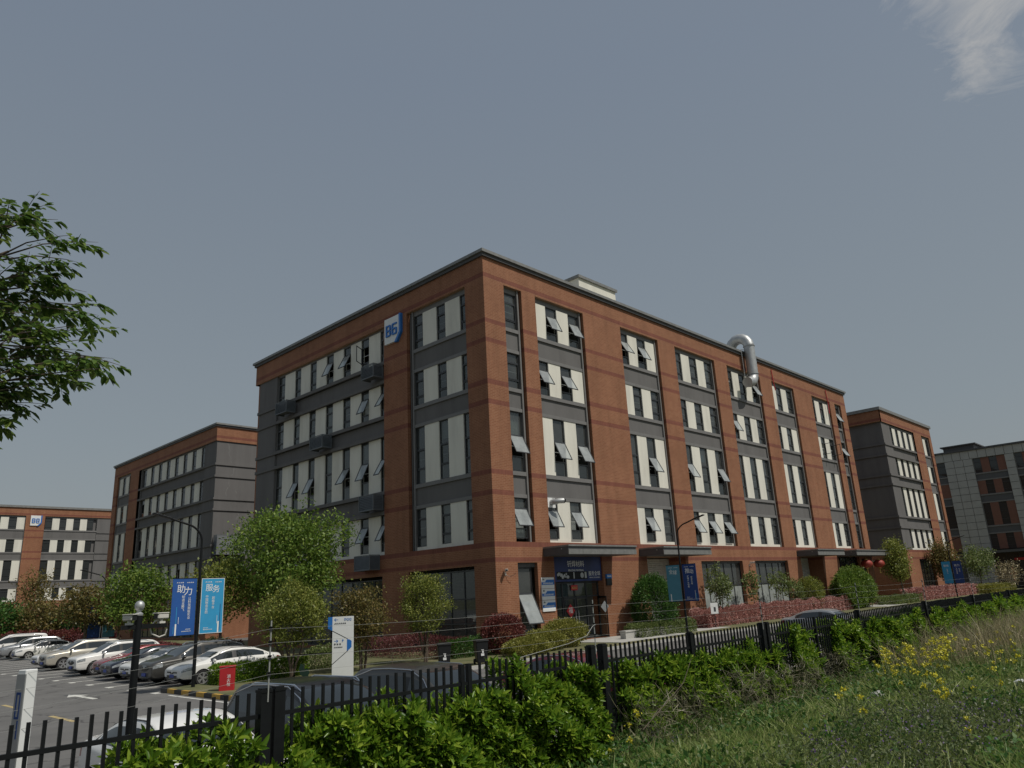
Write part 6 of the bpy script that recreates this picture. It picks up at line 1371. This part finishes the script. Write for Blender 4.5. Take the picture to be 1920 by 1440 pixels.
weeds('vetch_leaves', 15000, leafmat('leaf_vetch', (0.04, 0.058, 0.022), (0.075, 0.10, 0.036), (0.12, 0.135, 0.06)), .045, .42, lambda x, y: np.where(inview(x, y), np.where((np.hypot((x-9.6)/2.4, (y-3.1)/.9) < 1+.3*np.sin(x*3)*np.cos(y*4)) | (np.hypot((x-6.2)/1.0, (y-2.9)/.7) < 1), .9, .0), 0), .4)
weeds('vetch_flowers', 1500, L_violet, .03, .45, lambda x, y: np.where(inview(x, y), np.where(np.hypot((x-9.6)/2.4, (y-3.1)/.9) < 1.1, .9, .0), 0))
def brush(name, spots, n, lmat, h):
    C = []; D = []
    for (x, y, r) in spots:
        p = g.normal(size=(n, 2))*r*.5+np.array([x, y]); z = gz(p[:, 0], p[:, 1])+g.uniform(0, h, n); C.append(np.column_stack([p, z])); D.append(rand_dirs(n, .35, g))
    C = np.concatenate(C); D = np.concatenate(D); ln = g.uniform(.12, .38, len(C)); v, q = leaf_arrays(C, D, rand_dirs(len(C), 0, g), ln, np.full(len(C), .007)); tag(fast_mesh(name, v, q, lmat), kind='stuff')
brush('dry_brush', [(13.4, 7.1, .8), (14.4, 6.9, .8), (15.4, 7.0, .6), (17.4, 7.1, .6), (20.3, 7.0, .7), (24.6, 7.1, 1.0), (26.5, 7.0, 1.0), (10.9, 6.9, .4), (9.5, 6.6, .4), (12.3, 6.7, .5)], 520, leafmat("twig_grey", (0.06, 0.055, 0.035), (0.11, 0.10, 0.06), (0.18, 0.16, 0.10), trans=0.0), .7)
# rapeseed in flower: each plant a thing
def rape(seed, h):
    r = empty('rapeseed_plant', (0, 0, 0), 0, 'yellow flowering rapeseed stalk in the rough grass before the fence', 'flower', 'rapeseed plants in flower'); gg = np.random.default_rng(seed); b = MB()
    tops = [(0, 0, h)]+[(gg.normal()*.10, gg.normal()*.10, h*gg.uniform(.72, .97)) for _ in range(1)]
    for t in tops: b.tube([(0, 0, -.05), (t[0]*.4, t[1]*.4, h*.5), t], [.006, .004, .003], 4, cap=False)
    b.build('stalk', L_olive, r); C = []
    for t in tops: C.append(np.array(t)+gg.normal(size=(20, 3))*np.array([.019, .019, .015]))
    C = np.concatenate(C); v, q = leaf_arrays(C, rand_dirs(len(C), .3, gg), rand_dirs(len(C), .8, gg), np.full(len(C), .030), np.full(len(C), .026)); fast_mesh('flower_head', v, q, L_flower, r)
    n = 14; C = np.column_stack([gg.normal(size=n)*.03, gg.normal(size=n)*.03, gg.uniform(.05, h*.8, n)]); v, q = leaf_arrays(C, rand_dirs(n, .1, gg), rand_dirs(n, .8, gg), np.full(n, .09), np.full(n, .025)); fast_mesh('leaf', v, q, L_olive, r); return r
protos = [rape(k, h) for k, h in enumerate((.55, .66, .78))]
rp = random.Random(9); spots = []
for k in range(62): y = rp.uniform(4.4, 6.4); spots.append((y*rp.uniform(2.75, 3.55), y))
for k in range(30): y = rp.uniform(2.6, 5.2); spots.append((y*rp.uniform(3.3, 4.7), y))
spots += [(8.9, 3.65), (9.3, 3.6), (11.3, 3.6), (10.6, 3.2), (8.0, 6.3), (8.1, 6.1), (8.4, 6.2), (12.4, 3.9), (12.0, 4.1), (12.7, 3.8), (13.1, 4.2), (13.4, 4.3)]
for k, (x, y) in enumerate(spots):
    o = protos[k] if k < 3 else copy_tree(protos[k % 3]); o.location = (x, y, float(gz(x, y))); o.rotation_euler = (rp.uniform(-.12, .12), rp.uniform(-.12, .12), rp.uniform(0, 6.28)); s_ = rp.uniform(.7, 1.0); o.scale = (s_, s_, s_)
# rubble and a fallen stick
def rock(x, y, s, label, m):
    bm = bmesh.new(); bmesh.ops.create_icosphere(bm, subdivisions=2, radius=1); rr = random.Random(int(x*100))
    for v in bm.verts: v.co *= rr.uniform(.75, 1.1)
    me = bpy.data.meshes.new('rubble'); bm.to_mesh(me); bm.free(); me.materials.append(m); o = link('rubble_lump', me); o.location = (x, y, float(gz(x, y))+s*.35); o.scale = (s*1.2, s, s*.8); o.rotation_euler = (.2, .1, x); tag(o, label, 'rubble')
rock(7.55, 5.0, .11, 'pale grey lump of rubble in the short grass nearest the hedge', M_conc); rock(13.2, 4.87, .13, 'small pale rubble lump in the rough grass before the flowers', M_conc); rock(14.87, 3.22, .09, 'white rubble lump at the outer side of the grass by the dry reeds', M_signwhite); rock(9.5, 5.34, .08, 'little white rubble lump below the ragged hedge', M_signwhite)
b = MB(); b.tube([(8.6, 6.2, 1.25), (9.4, 6.3, 1.5), (10.3, 6.6, 1.62), (10.9, 6.8, 1.9)], [.005, .005, .004, .003], 5); o = b.build('fallen_stick', M_bark); tag(o, 'dry brown stick leaning in the grass against the glossy hedge', 'stick')
